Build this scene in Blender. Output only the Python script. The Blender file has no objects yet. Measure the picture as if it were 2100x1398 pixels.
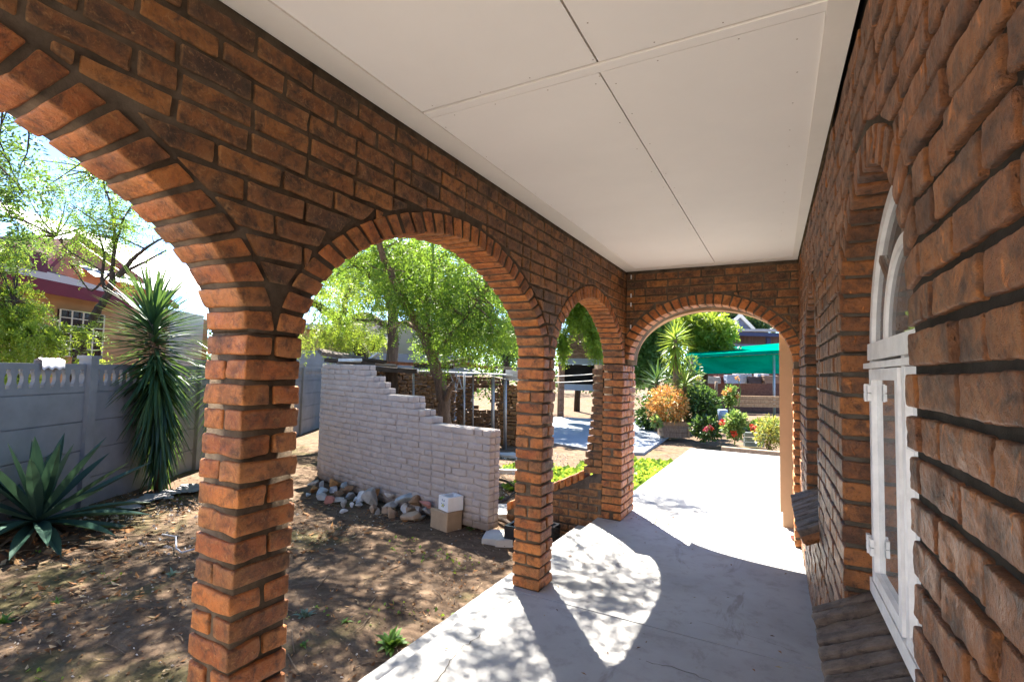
import bpy, math, random
import numpy as np
from mathutils import Vector, Matrix
random.seed(7)
RNG = np.random.default_rng(7)
S = bpy.context.scene
COL = S.collection
# ------------------------------------------------------------------ camera
FPX, CXP, CYP = 1030.0, 1050.0, 699.0          # focal length and centre in photo pixels (2100 x 1398)
YAW, PITCH, ROLL, EYE = 0.4985, 0.0602, 0.0255, 1.592
c_f = np.array([-math.sin(YAW)*math.cos(PITCH), math.cos(YAW)*math.cos(PITCH), math.sin(PITCH)])
_r0 = np.array([math.cos(YAW), math.sin(YAW), 0.0]); _u0 = np.cross(_r0, c_f)
c_r = math.cos(ROLL)*_r0 + math.sin(ROLL)*_u0
c_u = -math.sin(ROLL)*_r0 + math.cos(ROLL)*_u0
c_o = np.array([0.0, 0.0, EYE])
cam = bpy.data.cameras.new('camera'); cam_o = bpy.data.objects.new('camera', cam); COL.objects.link(cam_o)
M = Matrix.Identity(4)
for i in range(3):
    M[i][0] = c_r[i]; M[i][1] = c_u[i]; M[i][2] = -c_f[i]; M[i][3] = c_o[i]
cam_o.matrix_world = M
cam.sensor_width = 36.0; cam.lens = 36.0*FPX/2100.0
cam.clip_start = 0.02; cam.clip_end = 2000
S.camera = cam_o
# ------------------------------------------------------------------ light
SUN_TO = np.array([-0.447, 0.535, 1.0]); SUN_TO = SUN_TO/np.linalg.norm(SUN_TO)
w = bpy.data.worlds.new('World'); S.world = w; w.use_nodes = True
nt = w.node_tree; nt.nodes.clear()
sky = nt.nodes.new('ShaderNodeTexSky'); sky.sky_type = 'NISHITA'; sky.sun_disc = False
sky.sun_elevation = math.asin(SUN_TO[2]); sky.sun_rotation = math.atan2(SUN_TO[0], SUN_TO[1])
sky.air_density = 0.6; sky.dust_density = 0.0; sky.ozone_density = 4.0
bg = nt.nodes.new('ShaderNodeBackground'); bg.inputs['Strength'].default_value = 0.085
wo = nt.nodes.new('ShaderNodeOutputWorld')
nt.links.new(sky.outputs[0], bg.inputs[0]); nt.links.new(bg.outputs[0], wo.inputs[0])
sl = bpy.data.lights.new('sun', 'SUN'); sl.energy = 4.7; sl.angle = math.radians(0.5); sl.color = (1.0, 0.94, 0.84)
so = bpy.data.objects.new('sun', sl); COL.objects.link(so)
so.rotation_euler = Vector(SUN_TO).to_track_quat('Z', 'Y').to_euler(); so.location = (-8, 10, 20)
S.view_settings.view_transform = 'Standard'; S.view_settings.look = 'None'
S.view_settings.exposure = 2.85; S.view_settings.gamma = 1.0; S.view_settings.use_curve_mapping = False
S.cycles.max_bounces = 12; S.cycles.diffuse_bounces = 6; S.cycles.glossy_bounces = 4
S.cycles.transmission_bounces = 6; S.cycles.transparent_max_bounces = 12
S.cycles.use_denoising = True
# ------------------------------------------------------------------ helpers
def ray(px, py): return c_f + (px-CXP)/FPX*c_r - (py-CYP)/FPX*c_u
def D(px, py, depth): return c_o + depth*ray(px, py)               # the point at a distance along the view axis
def G(px, py, z=-0.25): d = ray(px, py); return c_o + (z-c_o[2])/d[2]*d
def RES(n): return max(1, n)
_H = RNG.random(65536)
def vnoise(p):
    p = np.asarray(p, float); i = np.floor(p).astype(np.int64); f = p-i; f = f*f*(3-2*f)
    def h(a, b, c): return _H[(a*73856093 ^ b*19349663 ^ c*83492791) & 65535]
    x, y, z = i[:, 0], i[:, 1], i[:, 2]; fx, fy, fz = f[:, 0], f[:, 1], f[:, 2]
    def L(a, b, t): return a+(b-a)*t
    v = L(L(L(h(x, y, z), h(x+1, y, z), fx), L(h(x, y+1, z), h(x+1, y+1, z), fx), fy),
          L(L(h(x, y, z+1), h(x+1, y, z+1), fx), L(h(x, y+1, z+1), h(x+1, y+1, z+1), fx), fy), fz)
    return v*2-1
def nrm(v): v = np.asarray(v, float); n = np.linalg.norm(v); return v/n if n > 0 else v

class Geo:
    """collects vertices and faces and links them as ONE mesh object"""
    def __init__(s): s.v = []; s.f = []; s.m = []; s.n = 0; s.off = []; s.amp = []; s.dir = []; s.disp = False
    def add(s, v, f, m=0, off=None, amp=None, dirs=None):
        v = np.asarray(v, float); k = len(v)
        s.v.append(v); n = s.n
        for a in f: s.f.append(tuple(int(i)+n for i in a))
        s.m += [m]*len(f); s.n += k
        s.off.append(np.zeros((k, 3)) if off is None else np.broadcast_to(off, (k, 3)))
        s.amp.append(np.zeros((k, 2)) if amp is None else np.broadcast_to(amp, (k, 2)))
        s.dir.append(np.zeros((k, 3)) if dirs is None else dirs)
        if amp is not None: s.disp = True
    def addarr(s, v, f, m=0):                                      # f: an (n, 3 or 4) integer array
        v = np.asarray(v, float); s.v.append(v); n = s.n
        s.f += (np.asarray(f)+n).tolist(); s.m += [m]*len(f); s.n += len(v); k = len(v)
        s.off.append(np.zeros((k, 3))); s.amp.append(np.zeros((k, 2))); s.dir.append(np.zeros((k, 3)))
    def box(s, lo, hi, m=0, fr=None):
        x0, y0, z0 = lo; x1, y1, z1 = hi
        v = np.array([(x0, y0, z0), (x1, y0, z0), (x1, y1, z0), (x0, y1, z0), (x0, y0, z1), (x1, y0, z1), (x1, y1, z1), (x0, y1, z1)], float)
        if fr is not None: v = fr[0] + v @ np.array(fr[1:4])
        s.add(v, [(0, 3, 2, 1), (4, 5, 6, 7), (0, 1, 5, 4), (1, 2, 6, 5), (2, 3, 7, 6), (3, 0, 4, 7)], m)
    def tube(s, pts, rad, n=8, m=0, cap=True):
        pts = np.asarray(pts, float); k = len(pts); rad = np.broadcast_to(rad, (k,)) if np.ndim(rad) == 0 else np.asarray(rad)
        vs = []; t = np.gradient(pts, axis=0) if k > 1 else pts
        a = None
        for i in range(k):
            d = nrm(t[i])
            if a is None: a = nrm(np.cross(d, [0.31, 0.17, 0.93])) if abs(d[2]) < .95 else nrm(np.cross(d, [1, .1, 0]))
            a = nrm(a-d*np.dot(a, d)); b = np.cross(d, a)
            th = np.arange(n)*2*math.pi/n
            vs.append(pts[i]+rad[i]*(np.cos(th)[:, None]*a+np.sin(th)[:, None]*b))
        f = [(i*n+j, i*n+(j+1) % n, (i+1)*n+(j+1) % n, (i+1)*n+j) for i in range(k-1) for j in range(n)]
        if cap: f += [tuple(range(n))[::-1], tuple((k-1)*n+j for j in range(n))]
        s.add(np.concatenate(vs), f, m)
    def build(s, name, mats, parent=None, smooth=False):
        V = np.concatenate(s.v) if s.v else np.zeros((0, 3))
        if s.disp:
            O = np.concatenate(s.off); A = np.concatenate(s.amp); Dn = np.concatenate(s.dir)
            q = V+O
            lo = np.stack([vnoise(q*13+k*31.7) for k in range(3)], 1)
            hi = vnoise(q*38+5.1)+.6*vnoise(q*85+9.3)+.5*vnoise(q*170+2.7)
            V = V+A[:, :1]*lo+A[:, 1:2]*hi[:, None]*Dn
        me = bpy.data.meshes.new(name); me.from_pydata(V.tolist(), [], s.f)
        if not isinstance(mats, (list, tuple)): mats = [mats]
        for mm in mats: me.materials.append(mm)
        me.polygons.foreach_set('material_index', np.array(s.m, np.int32))
        if smooth: me.polygons.foreach_set('use_smooth', np.ones(len(s.f), bool))
        me.update()
        o = bpy.data.objects.new(name, me); COL.objects.link(o)
        if parent is not None: o.parent = parent
        return o
def tag(o, label=None, cat=None, group=None, kind=None):
    if label: o['label'] = label
    if cat: o['category'] = cat
    if group: o['group'] = group
    if kind: o['kind'] = kind
    return o
def thing(name, label, cat, loc=(0, 0, 0), group=None):
    o = bpy.data.objects.new(name, None); COL.objects.link(o); o.empty_display_size = .1
    o.location = [float(x) for x in loc]
    return tag(o, label, cat, group)
def under(o, parent):                                              # parent keeping the world place
    o.parent = parent; o.matrix_parent_inverse = Matrix.Translation(parent.location).inverted(); return o

# ------------------------------------------------------------------ materials
class NM:
    def __init__(s, name):
        s.m = bpy.data.materials.new(name); s.m.use_nodes = True; s.t = s.m.node_tree; s.t.nodes.clear()
        s.out = s.n('ShaderNodeOutputMaterial')
    def n(s, typ, **kw):
        nd = s.t.nodes.new(typ)
        for k, v in kw.items(): setattr(nd, k, v)
        return nd
    def link(s, a, b): s.t.links.new(a, b)
    def coord(s, scale=(1, 1, 1)):
        tc = s.n('ShaderNodeTexCoord'); mp = s.n('ShaderNodeMapping'); mp.inputs['Scale'].default_value = scale
        s.link(tc.outputs['Object'], mp.inputs['Vector']); return mp.outputs[0]
    def noise(s, vec, scale, detail=4, rough=.6, dist=0):
        nd = s.n('ShaderNodeTexNoise'); s.link(vec, nd.inputs['Vector'])
        nd.inputs['Scale'].default_value = scale; nd.inputs['Detail'].default_value = detail
        nd.inputs['Roughness'].default_value = rough; nd.inputs['Distortion'].default_value = dist
        return nd.outputs['Fac']
    def ramp(s, fac, stops, interp='LINEAR'):
        nd = s.n('ShaderNodeValToRGB'); cr = nd.color_ramp; cr.interpolation = interp
        while len(cr.elements) < len(stops): cr.elements.new(0.5)
        for e, (p, c) in zip(cr.elements, stops):
            e.position = p; e.color = (c, c, c, 1) if isinstance(c, (int, float)) else (*c, 1)
        s.link(fac, nd.inputs[0]); return nd.outputs[0]
    def mix(s, fac, a, b, mode='MIX'):
        nd = s.n('ShaderNodeMix', data_type='RGBA', blend_type=mode)
        for sock, v in ((nd.inputs[0], fac), (nd.inputs[6], a), (nd.inputs[7], b)):
            if isinstance(v, (int, float)): sock.default_value = v
            elif isinstance(v, tuple): sock.default_value = (*v, 1)
            else: s.link(v, sock)
        return nd.outputs[2]
    def island(s): return s.n('ShaderNodeNewGeometry').outputs['Random Per Island']
    def math(s, op, a, b):
        nd = s.n('ShaderNodeMath', operation=op)
        for sock, v in ((nd.inputs[0], a), (nd.inputs[1], b)):
            if isinstance(v, (int, float)): sock.default_value = v
            else: s.link(v, sock)
        return nd.outputs[0]
    def bump(s, h, strength=.5, dist=.01, base=None):
        nd = s.n('ShaderNodeBump'); nd.inputs['Strength'].default_value = strength; nd.inputs['Distance'].default_value = dist
        s.link(h, nd.inputs['Height'])
        if base is not None: s.link(base, nd.inputs['Normal'])
        return nd.outputs[0]
    def pbr(s, col, rough=.7, spec=.4, normal=None, metal=0, **kw):
        b = s.n('ShaderNodeBsdfPrincipled')
        for k, v in (('Base Color', col), ('Roughness', rough), ('Specular IOR Level', spec), ('Metallic', metal)):
            if isinstance(v, tuple): b.inputs[k].default_value = (*v, 1)
            elif isinstance(v, (int, float)): b.inputs[k].default_value = v
            else: s.link(v, b.inputs[k])
        for k, v in kw.items(): b.inputs[k.replace('_', ' ')].default_value = v
        if normal is not None: s.link(normal, b.inputs['Normal'])
        s.link(b.outputs[0], s.out.inputs[0]); return b
def m_plain(name, col, rough=.7, spec=.3, var=.25, nscale=6, bump=.15, bscale=60, metal=0, bdist=.004):
    k = NM(name); v = k.coord()
    a = k.noise(v, nscale, 6, .65); c = k.ramp(a, [(.3, tuple(x*(1-var) for x in col)), (.7, tuple(min(1, x*(1+var*.6)) for x in col))])
    nb = k.bump(k.noise(v, bscale, 5, .7), bump, bdist)
    k.pbr(c, rough, spec, nb, metal); return k.m
def m_brick(name, stops, char=.5, rough=(.38, .75), streak=(1, 1, 1), bump=.7, light=(.52, .28, .11), lightamt=.5, ss=55, edge=.5, dist=1.2, ridged=False, bd=.014):
    k = NM(name); v = k.coord(); vs = k.coord(streak)
    isl = k.island()
    base = k.ramp(isl, stops)
    off = k.n('ShaderNodeVectorMath', operation='ADD'); k.link(v, off.inputs[0])          # every brick gets its own stretch of the pattern
    cmb = k.n('ShaderNodeCombineXYZ')
    for q, f in zip(cmb.inputs, (37.0, 71.0, 53.0)): k.link(k.math('MULTIPLY', isl, f), q)
    k.link(cmb.outputs[0], off.inputs[1]); vo_ = off.outputs[0]
    n1 = k.noise(vo_, 9, 6, .7, .6)
    c = k.mix(k.ramp(n1, [(.28, .8), (.45, 0.0)]), base, stops[len(stops)//2][1])
    c = k.mix(k.ramp(n1, [(.47, 0.0), (.63, char)]), c, (.030, .020, .015))
    n4 = k.noise(vo_, 4.5, 4, .6, .3)
    c = k.mix(k.ramp(n4, [(.52, 0.0), (.70, .55)]), c, (.035, .024, .018))
    n2 = k.noise(vs, ss, 5, .72, dist)
    if ridged:
        nd = k.n('ShaderNodeTexNoise'); nd.noise_type = 'RIDGED_MULTIFRACTAL'; k.link(vs, nd.inputs['Vector']); nd.inputs['Scale'].default_value = ss*.55; nd.inputs['Detail'].default_value = 4; nd.inputs['Distortion'].default_value = .8
        rg = k.ramp(nd.outputs['Fac'], [(.25, 0.0), (1.0, 1.0)])
        c = k.mix(k.ramp(rg, [(.06, .55), (.32, 0.0)]), c, (.030, .018, .012))
        c = k.mix(k.ramp(rg, [(.60, 0.0), (.95, lightamt)]), c, light)
        n2 = k.math('ADD', k.math('MULTIPLY', n2, .4), k.math('MULTIPLY', rg, .7))
    else: c = k.mix(k.ramp(n2, [(.54, 0.0), (.68, lightamt)]), c, light)
    n3 = k.noise(v, 24, 6, .72, .4)
    c = k.mix(k.ramp(n3, [(.33, .75), (.52, 0.0)]), c, (.022, .014, .011))
    pt = k.n('ShaderNodeNewGeometry').outputs['Pointiness']
    c = k.mix(k.math('MULTIPLY', k.ramp(pt, [(.50, 0.0), (.56, edge)]), k.ramp(n3, [(.35, .2), (.6, 1.0)])), c, light)
    vo = k.n('ShaderNodeTexVoronoi'); vo.inputs['Scale'].default_value = 140; k.link(vs, vo.inputs['Vector'])
    pit = k.ramp(vo.outputs['Distance'], [(.06, 0.0), (.24, 1.0)])
    c = k.mix(k.ramp(vo.outputs['Distance'], [(.05, .55), (.20, 0.0)]), c, (.025, .016, .012))
    h = k.math('ADD', k.math('MULTIPLY', n2, .9), k.math('ADD', k.math('MULTIPLY', n3, .9), k.math('MULTIPLY', pit, .2)))
    nb = k.bump(h, bump, bd)
    r = k.ramp(n1, [(.3, rough[0]), (.7, rough[1])])
    k.pbr(c, r, .5, nb); return k.m
def m_leaf(name, cols, trans, amt=.45, rough=.45):
    k = NM(name); c = k.ramp(k.island(), [(i/(len(cols)-1), x) for i, x in enumerate(cols)])
    p = k.n('ShaderNodeBsdfPrincipled'); k.link(c, p.inputs['Base Color']); p.inputs['Roughness'].default_value = rough
    p.inputs['Specular IOR Level'].default_value = .35
    t = k.n('ShaderNodeBsdfTranslucent'); k.link(k.mix(.7, c, trans), t.inputs['Color'])
    mx = k.n('ShaderNodeMixShader'); mx.inputs[0].default_value = amt
    k.link(p.outputs[0], mx.inputs[1]); k.link(t.outputs[0], mx.inputs[2]); k.link(mx.outputs[0], k.out.inputs[0]); return k.m
def m_bark(name, a, b, sc=18):
    k = NM(name); v = k.coord((1, 1, .25)); n = k.noise(v, sc, 7, .75, .5)
    k.pbr(k.ramp(n, [(.3, a), (.7, b)]), .9, .15, k.bump(n, .9, .03)); return k.m

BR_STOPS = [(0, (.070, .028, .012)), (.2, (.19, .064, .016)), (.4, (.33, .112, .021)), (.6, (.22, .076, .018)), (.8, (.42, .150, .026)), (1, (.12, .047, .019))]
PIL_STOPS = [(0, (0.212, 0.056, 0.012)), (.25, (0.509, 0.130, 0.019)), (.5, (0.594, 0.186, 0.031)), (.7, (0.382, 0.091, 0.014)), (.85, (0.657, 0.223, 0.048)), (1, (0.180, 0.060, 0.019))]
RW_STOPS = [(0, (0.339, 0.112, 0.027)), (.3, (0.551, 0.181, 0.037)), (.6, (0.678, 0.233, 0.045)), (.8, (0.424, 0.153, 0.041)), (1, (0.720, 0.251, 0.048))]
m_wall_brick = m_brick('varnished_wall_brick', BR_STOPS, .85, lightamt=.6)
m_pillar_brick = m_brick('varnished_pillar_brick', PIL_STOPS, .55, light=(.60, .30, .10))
m_house_brick = m_brick('rustic_house_brick', RW_STOPS, .6, (.30, .6), (1, 1.0, .42), 1.0, (.60, .35, .17), .65, 62, .45, 2.2, True, .02)
m_sill_brick = m_brick('dark_sill_brick', [(0, (.085, .060, .045)), (1, (.15, .105, .075))], .5, (.5, .8), (.3, 1, 1), .8, (.2, .16, .13), .35)
m_mortar = m_plain('recessed_mortar', (.145, .108, .076), .95, .1, .5, 11, .8, 150)
m_mortar_dark = m_plain('dark_mortar', (.095, .078, .060), .95, .1, .45, 11, .8, 150)
m_ceil = m_plain('painted_ceiling_board', (.92, .875, .825), .75, .25, .035, 1.4, .08, 40)
m_trim = m_plain('painted_trim', (.83, .775, .70), .6, .3, .05, 3, .1, 60)
m_gap = m_plain('dirty_joint', (.20, .135, .075), .95, .1, .5, 12, .3)
m_white = m_plain('white_frame_paint', (.78, .775, .76), .42, .5, .16, 14, .25, 45)
m_fanwood = m_plain('brown_fanlight_wood', (.17, .11, .08), .5, .4, .2, 12, .2)
# ------------------------------------------------------------------ bricks
def axis_pts(kind):
    return {'L': [-1, -.975, -.94, -.6, -.2, .2, .6, .94, .975, 1], 'S': [-1, -.91, -.80, -.3, .3, .80, .91, 1], 'D': [-1, .3, .82, .92, 1],
            'M': [-1, -.94, -.86, -.3, .3, .86, .94, 1], 'LH': [-1, -.975, -.94]+list(np.linspace(-.88, .88, 21))+[.94, .975, 1], 'SH': [-1, -.91, -.80]+list(np.linspace(-.62, .62, 7))+[.80, .91, 1], 'T': [-1, -.88, -.4, .4, .88, 1], 'U': [-1, -.5, .82, 1]}[kind]
def template(ka, kb, kc, back=False):
    A, B, Cc = axis_pts(ka), axis_pts(kb), axis_pts(kc); idx = {}; V = []; F = []
    def vid(p):
        if p not in idx: idx[p] = len(V); V.append(p)
        return idx[p]
    def face(P, Q, f, flip):
        for i in range(len(P)-1):
            for j in range(len(Q)-1):
                q = [f(P[i], Q[j]), f(P[i+1], Q[j]), f(P[i+1], Q[j+1]), f(P[i], Q[j+1])]
                ids = [vid(x) for x in q]; F.append(ids[::-1] if flip else ids)
    face(A, B, lambda a, b: (a, b, 1), False)
    if back: face(A, B, lambda a, b: (a, b, -1), True)
    face(A, Cc, lambda a, c: (a, -1, c), False); face(A, Cc, lambda a, c: (a, 1, c), True)
    face(B, Cc, lambda b, c: (-1, b, c), True); face(B, Cc, lambda b, c: (1, b, c), False)
    return np.array(V, float), np.array(F)
T_STR, T_HEAD, T_FULL = template('L', 'S', 'D'), template('M', 'S', 'D'), template('L', 'S', 'M', True)
T_RING = template('M', 'S', 'L', True)
T_HI = template('LH', 'SH', 'D')
T_LO = template('T', 'T', 'U')
def brick(g, c4, nrmv, depth, tmpl=T_STR, m=0, r=.009, amp=(.0045, .0018), jit=.003):
    """one brick: c4 = bottom left, bottom right, top right, top left of its outer face"""
    c4 = np.asarray(c4, float); nrmv = nrm(nrmv)
    w = .5*(np.linalg.norm(c4[1]-c4[0])+np.linalg.norm(c4[2]-c4[3])); h = .5*(np.linalg.norm(c4[3]-c4[0])+np.linalg.norm(c4[2]-c4[1]))
    if w < .012 or h < .012: return
    H = np.array([w, h, depth])/2; rr = min(r, H.min()*.8)
    q = tmpl[0]*H; cl = np.clip(q, -(H-rr), H-rr); dv = q-cl; ln = np.linalg.norm(dv, axis=1, keepdims=True)
    p = cl+np.where(ln > 1e-9, dv/np.maximum(ln, 1e-9)*rr, 0)
    s, t = p[:, 0]/H[0], p[:, 1]/H[1]; d = p[:, 2]-H[2]
    a = ((1-s)*(1-t)/4)[:, None]*c4[0]+((1+s)*(1-t)/4)[:, None]*c4[1]+((1+s)*(1+t)/4)[:, None]*c4[2]+((1-s)*(1+t)/4)[:, None]*c4[3]
    ux = nrm(c4[1]-c4[0]); uy = nrm(c4[3]-c4[0])
    dl = tmpl[0]/np.linalg.norm(tmpl[0], axis=1, keepdims=True)
    dirs = dl[:, :1]*ux+dl[:, 1:2]*uy+dl[:, 2:]*nrmv
    V = a+d[:, None]*nrmv+nrmv*float(np.clip(RNG.normal(.0005, jit), -.0018, .006))
    g.add(V, tmpl[1], m, RNG.random(3)*50, np.array(amp), dirs)
CH, BL, JT = .085, .218, .016
class Arch:
    def __init__(s, c, a, z, b, n=1.8): s.c, s.a, s.z, s.b, s.n = c, a, z, b, n
    def f(s, y, add=0.0):                                          # height of the curve over y, or None
        t = abs(y-s.c)/(s.a+add)
        return None if t >= 1 else s.z+(s.b+add)*(1-t**s.n)**(1/s.n)
    def poly(s, k, add=0.0):                                       # k+1 points spaced evenly along the curve
        th = np.linspace(0, math.pi, 1200); cs, sn = np.cos(th), np.sin(th)
        y = s.c-(s.a+add)*np.sign(cs)*np.abs(cs)**(2/s.n); z = s.z+(s.b+add)*np.abs(sn)**(2/s.n)
        L = np.concatenate([[0], np.cumsum(np.hypot(np.diff(y), np.diff(z)))]); q = np.linspace(0, L[-1], k+1)
        return np.stack([np.interp(q, L, y), np.interp(q, L, z)], 1), L[-1]
RD = .108
def ring(g, A, P, nv, depth, m=0, tmpl=T_RING, pitch=.084, amp=(.004, .0016)):
    """voussoirs; P(y, z) places a point of the wall face in the world, nv looks out of the wall"""
    _, L = A.poly(8, RD/2); k = int(round(L/pitch)); a, _ = A.poly(k, 0.0); b, _ = A.poly(k, RD)
    for i in range(k):
        e = .095+.04*RNG.random()
        i0, i1 = a[i]+(a[i+1]-a[i])*e, a[i+1]-(a[i+1]-a[i])*e; o0, o1 = b[i]+(b[i+1]-b[i])*e, b[i+1]-(b[i+1]-b[i])*e
        brick(g, [P(*i0), P(*i1), P(*o1), P(*o0)], nv, depth, tmpl, m, .008, amp, .004)
def fill_wall(g, P, nv, y0, y1, z0, ncourse, arches, holes=(), depth=.1, m=0, tm=(T_STR, T_HEAD), phase=0.0, amp=(.0045, .0018), ztop=None, cut_gap=.018, near=-9):
    """running bond between y0 and y1, cut round the arch rings; holes = (ya, yb, za, zb) openings"""
    for k in range(ncourse):
        za, zb = z0+k*CH+.009, z0+(k+1)*CH-.009
        if ztop is not None and za > ztop-.02: break
        if ztop is not None: zb = min(zb, ztop)
        zm = (za+zb)/2
        ivs = [(y0, y1)]
        for (ha, hb, hz0, hz1) in holes:
            if hz0 < zm < hz1:
                ivs = [q for (u, v) in ivs for q in (((u, min(v, ha)), (max(u, hb), v)) if u < hb and v > ha else ((u, v),)) if q[1]-q[0] > .03]
        ph0 = y0-RNG.random()*.03-(.117 if k % 2 else 0)-phase; pieces = []
        for (ia, ib) in ivs:
            y = ph0; st = ia
            while y < ib:
                ln = BL if RNG.random() > .16 else BL/2-.006
                q = y+ln; y = q+JT
                if q-st < .065: continue
                if ib-q < .075: q = ib; y = ib+1
                pieces.append((st, q)); st = q+JT
        for pq in pieces:
            segs = [pq]
            for (u, v) in segs:
                L0 = L1 = u; R0 = R1 = v; zl = zr = za; ok = True; moved = False
                for A in arches:
                    lim0 = lim1 = None
                    ad = RD+cut_gap
                    if za < A.z-.001 and zb < A.z+.02: continue
                    def side(zz):
                        zz = max(zz, A.z+1e-4); t = (zz-A.z)/(A.b+ad)
                        return None if t >= 1 else (A.a+ad)*(1-t**A.n)**(1/A.n)
                    h0, h1 = side(za), side(zb)
                    if h0 is None: continue
                    h1e = h1 if h1 is not None else 0.0
                    if u >= A.c+h0 or v <= A.c-h0: continue
                    if h1 is not None and u >= A.c-h1 and v <= A.c+h1: ok = False; break
                    if h0-h1e < .16:                               # steep: slanted end
                        if (u+v)/2 > A.c: L0, L1 = max(L0, A.c+h0), max(L1, A.c+h1e)
                        else: R0, R1 = min(R0, A.c-h0), min(R1, A.c-h1e)
                    else:                                          # shallow: slanted bed
                        lim = zb-.022
                        fl, fr_ = A.f(L0, ad), A.f(R0, ad)
                        if fl is not None and fl > lim:
                            ys = np.linspace(L0, R0, 60); c = [yy for yy in ys if (A.f(yy, ad) or -9) <= lim]
                            if not c: ok = False; break
                            L0 = L1 = c[0]
                        if fr_ is not None and fr_ > lim:
                            ys = np.linspace(L0, R0, 60); c = [yy for yy in ys if (A.f(yy, ad) or -9) <= lim]
                            if not c: ok = False; break
                            R0 = R1 = c[-1]
                        zl = max(zl, A.f(L0, ad) or -9); zr = max(zr, A.f(R0, ad) or -9)
                        mid = A.f((L0+R0)/2, ad)
                        if mid is not None and mid > (zl+zr)/2: zl += mid-(zl+zr)/2; zr += mid-(zl+zr)/2 if False else 0
                if not ok or R0-L0 < .02 and R1-L1 < .035 or R1-L1 < .012: continue
                R0 = max(R0, L0+.012)
                zl = min(zl, zb-.018); zr = min(zr, zb-.018)
                brick(g, [P(L0, zl), P(R0, zr), P(R1, zb), P(L1, zb)], nv, depth, T_HI if R1 < near else tm[0] if R1-L1 > .15 else tm[1], m, .0055, amp, .0024)
def slab_strip(g, ys, zlo, zhi, P0, P1, m):
    """mortar body between two faces, with its underside; zlo may be an array"""
    n = len(ys); zlo = np.broadcast_to(zlo, (n,)); zhi = np.broadcast_to(zhi, (n,)); V = []
    for P in (P0, P1):
        V += [P(a, b) for a, b in zip(ys, zlo)]; V += [P(a, b) for a, b in zip(ys, zhi)]
    F = []
    for i in range(n-1):
        F += [(i, i+1, n+i+1, n+i), (2*n+i, 3*n+i, 3*n+i+1, 2*n+i+1), (i, 2*n+i, 2*n+i+1, i+1), (n+i, n+i+1, 3*n+i+1, 3*n+i)]
    F += [(0, n, 3*n, 2*n), (n-1, 3*n-1, 4*n-1, 2*n-1)]
    g.add(V, F, m)
def arch_ys(A, ins, k=60):
    t = np.cos(np.linspace(math.pi, 0, k+1)); return A.c+(A.a+ins)*t
XL, TH, ZC, SP = -1.572, .222, 2.742, 1.70                         # arcade face, wall thickness, ceiling, springing
PL = lambda y, z: np.array([XL, y, z])
A1 = Arch(-.023, 1.064, SP, .62); A2 = Arch(2.326, 1.064, SP, .62); A3 = Arch(4.53, .92, SP, .60); A0 = Arch(-2.37, 1.064, SP, .62)
YE = 5.56                                                          # face of the end wall
arcade = thing('arcade_wall', 'dark brown brick arcade wall with three open arches along the garden side', 'wall', (XL-TH/2, 2, 0))
g = Geo()
fill_wall(g, PL, (1, 0, 0), -.2, YE, SP, 13, [A1, A2, A3], depth=.1, ztop=ZC-.004, phase=.05)
PLb = lambda y, z: np.array([XL-TH, y, z])
ysall = [(-3.6, A0), (-1.309, A1), (1.041+.222-.222, A2)]
def mortar_run(g, m, x0, x1):
    P0 = lambda y, z: np.array([x0, y, z]); P1 = lambda y, z: np.array([x1, y, z])
    cuts = [(-1.309, -1.099, None), (None, None, A1), (1.0535, 1.2495, None), (None, None, A2), (3.4025, 3.5975, None), (None, None, A3), (5.4625, 5.98, None)]
    for a, b, A in cuts:
        if A is None: slab_strip(g, np.array([a, b]), SP, ZC+.2, P0, P1, m)
        else:
            ys = arch_ys(A, .010); z = np.array([A.f(y, .010) or A.z for y in ys]); slab_strip(g, ys, z, ZC+.2, P0, P1, m)
mortar_run(g, 1, XL-.007, XL-TH+.007)
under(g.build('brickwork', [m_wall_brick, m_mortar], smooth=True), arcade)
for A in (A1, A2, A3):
    g = Geo(); ring(g, A, PL, (1, 0, 0), TH); under(g.build('arch_ring', [m_pillar_brick], smooth=True), arcade)
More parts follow.
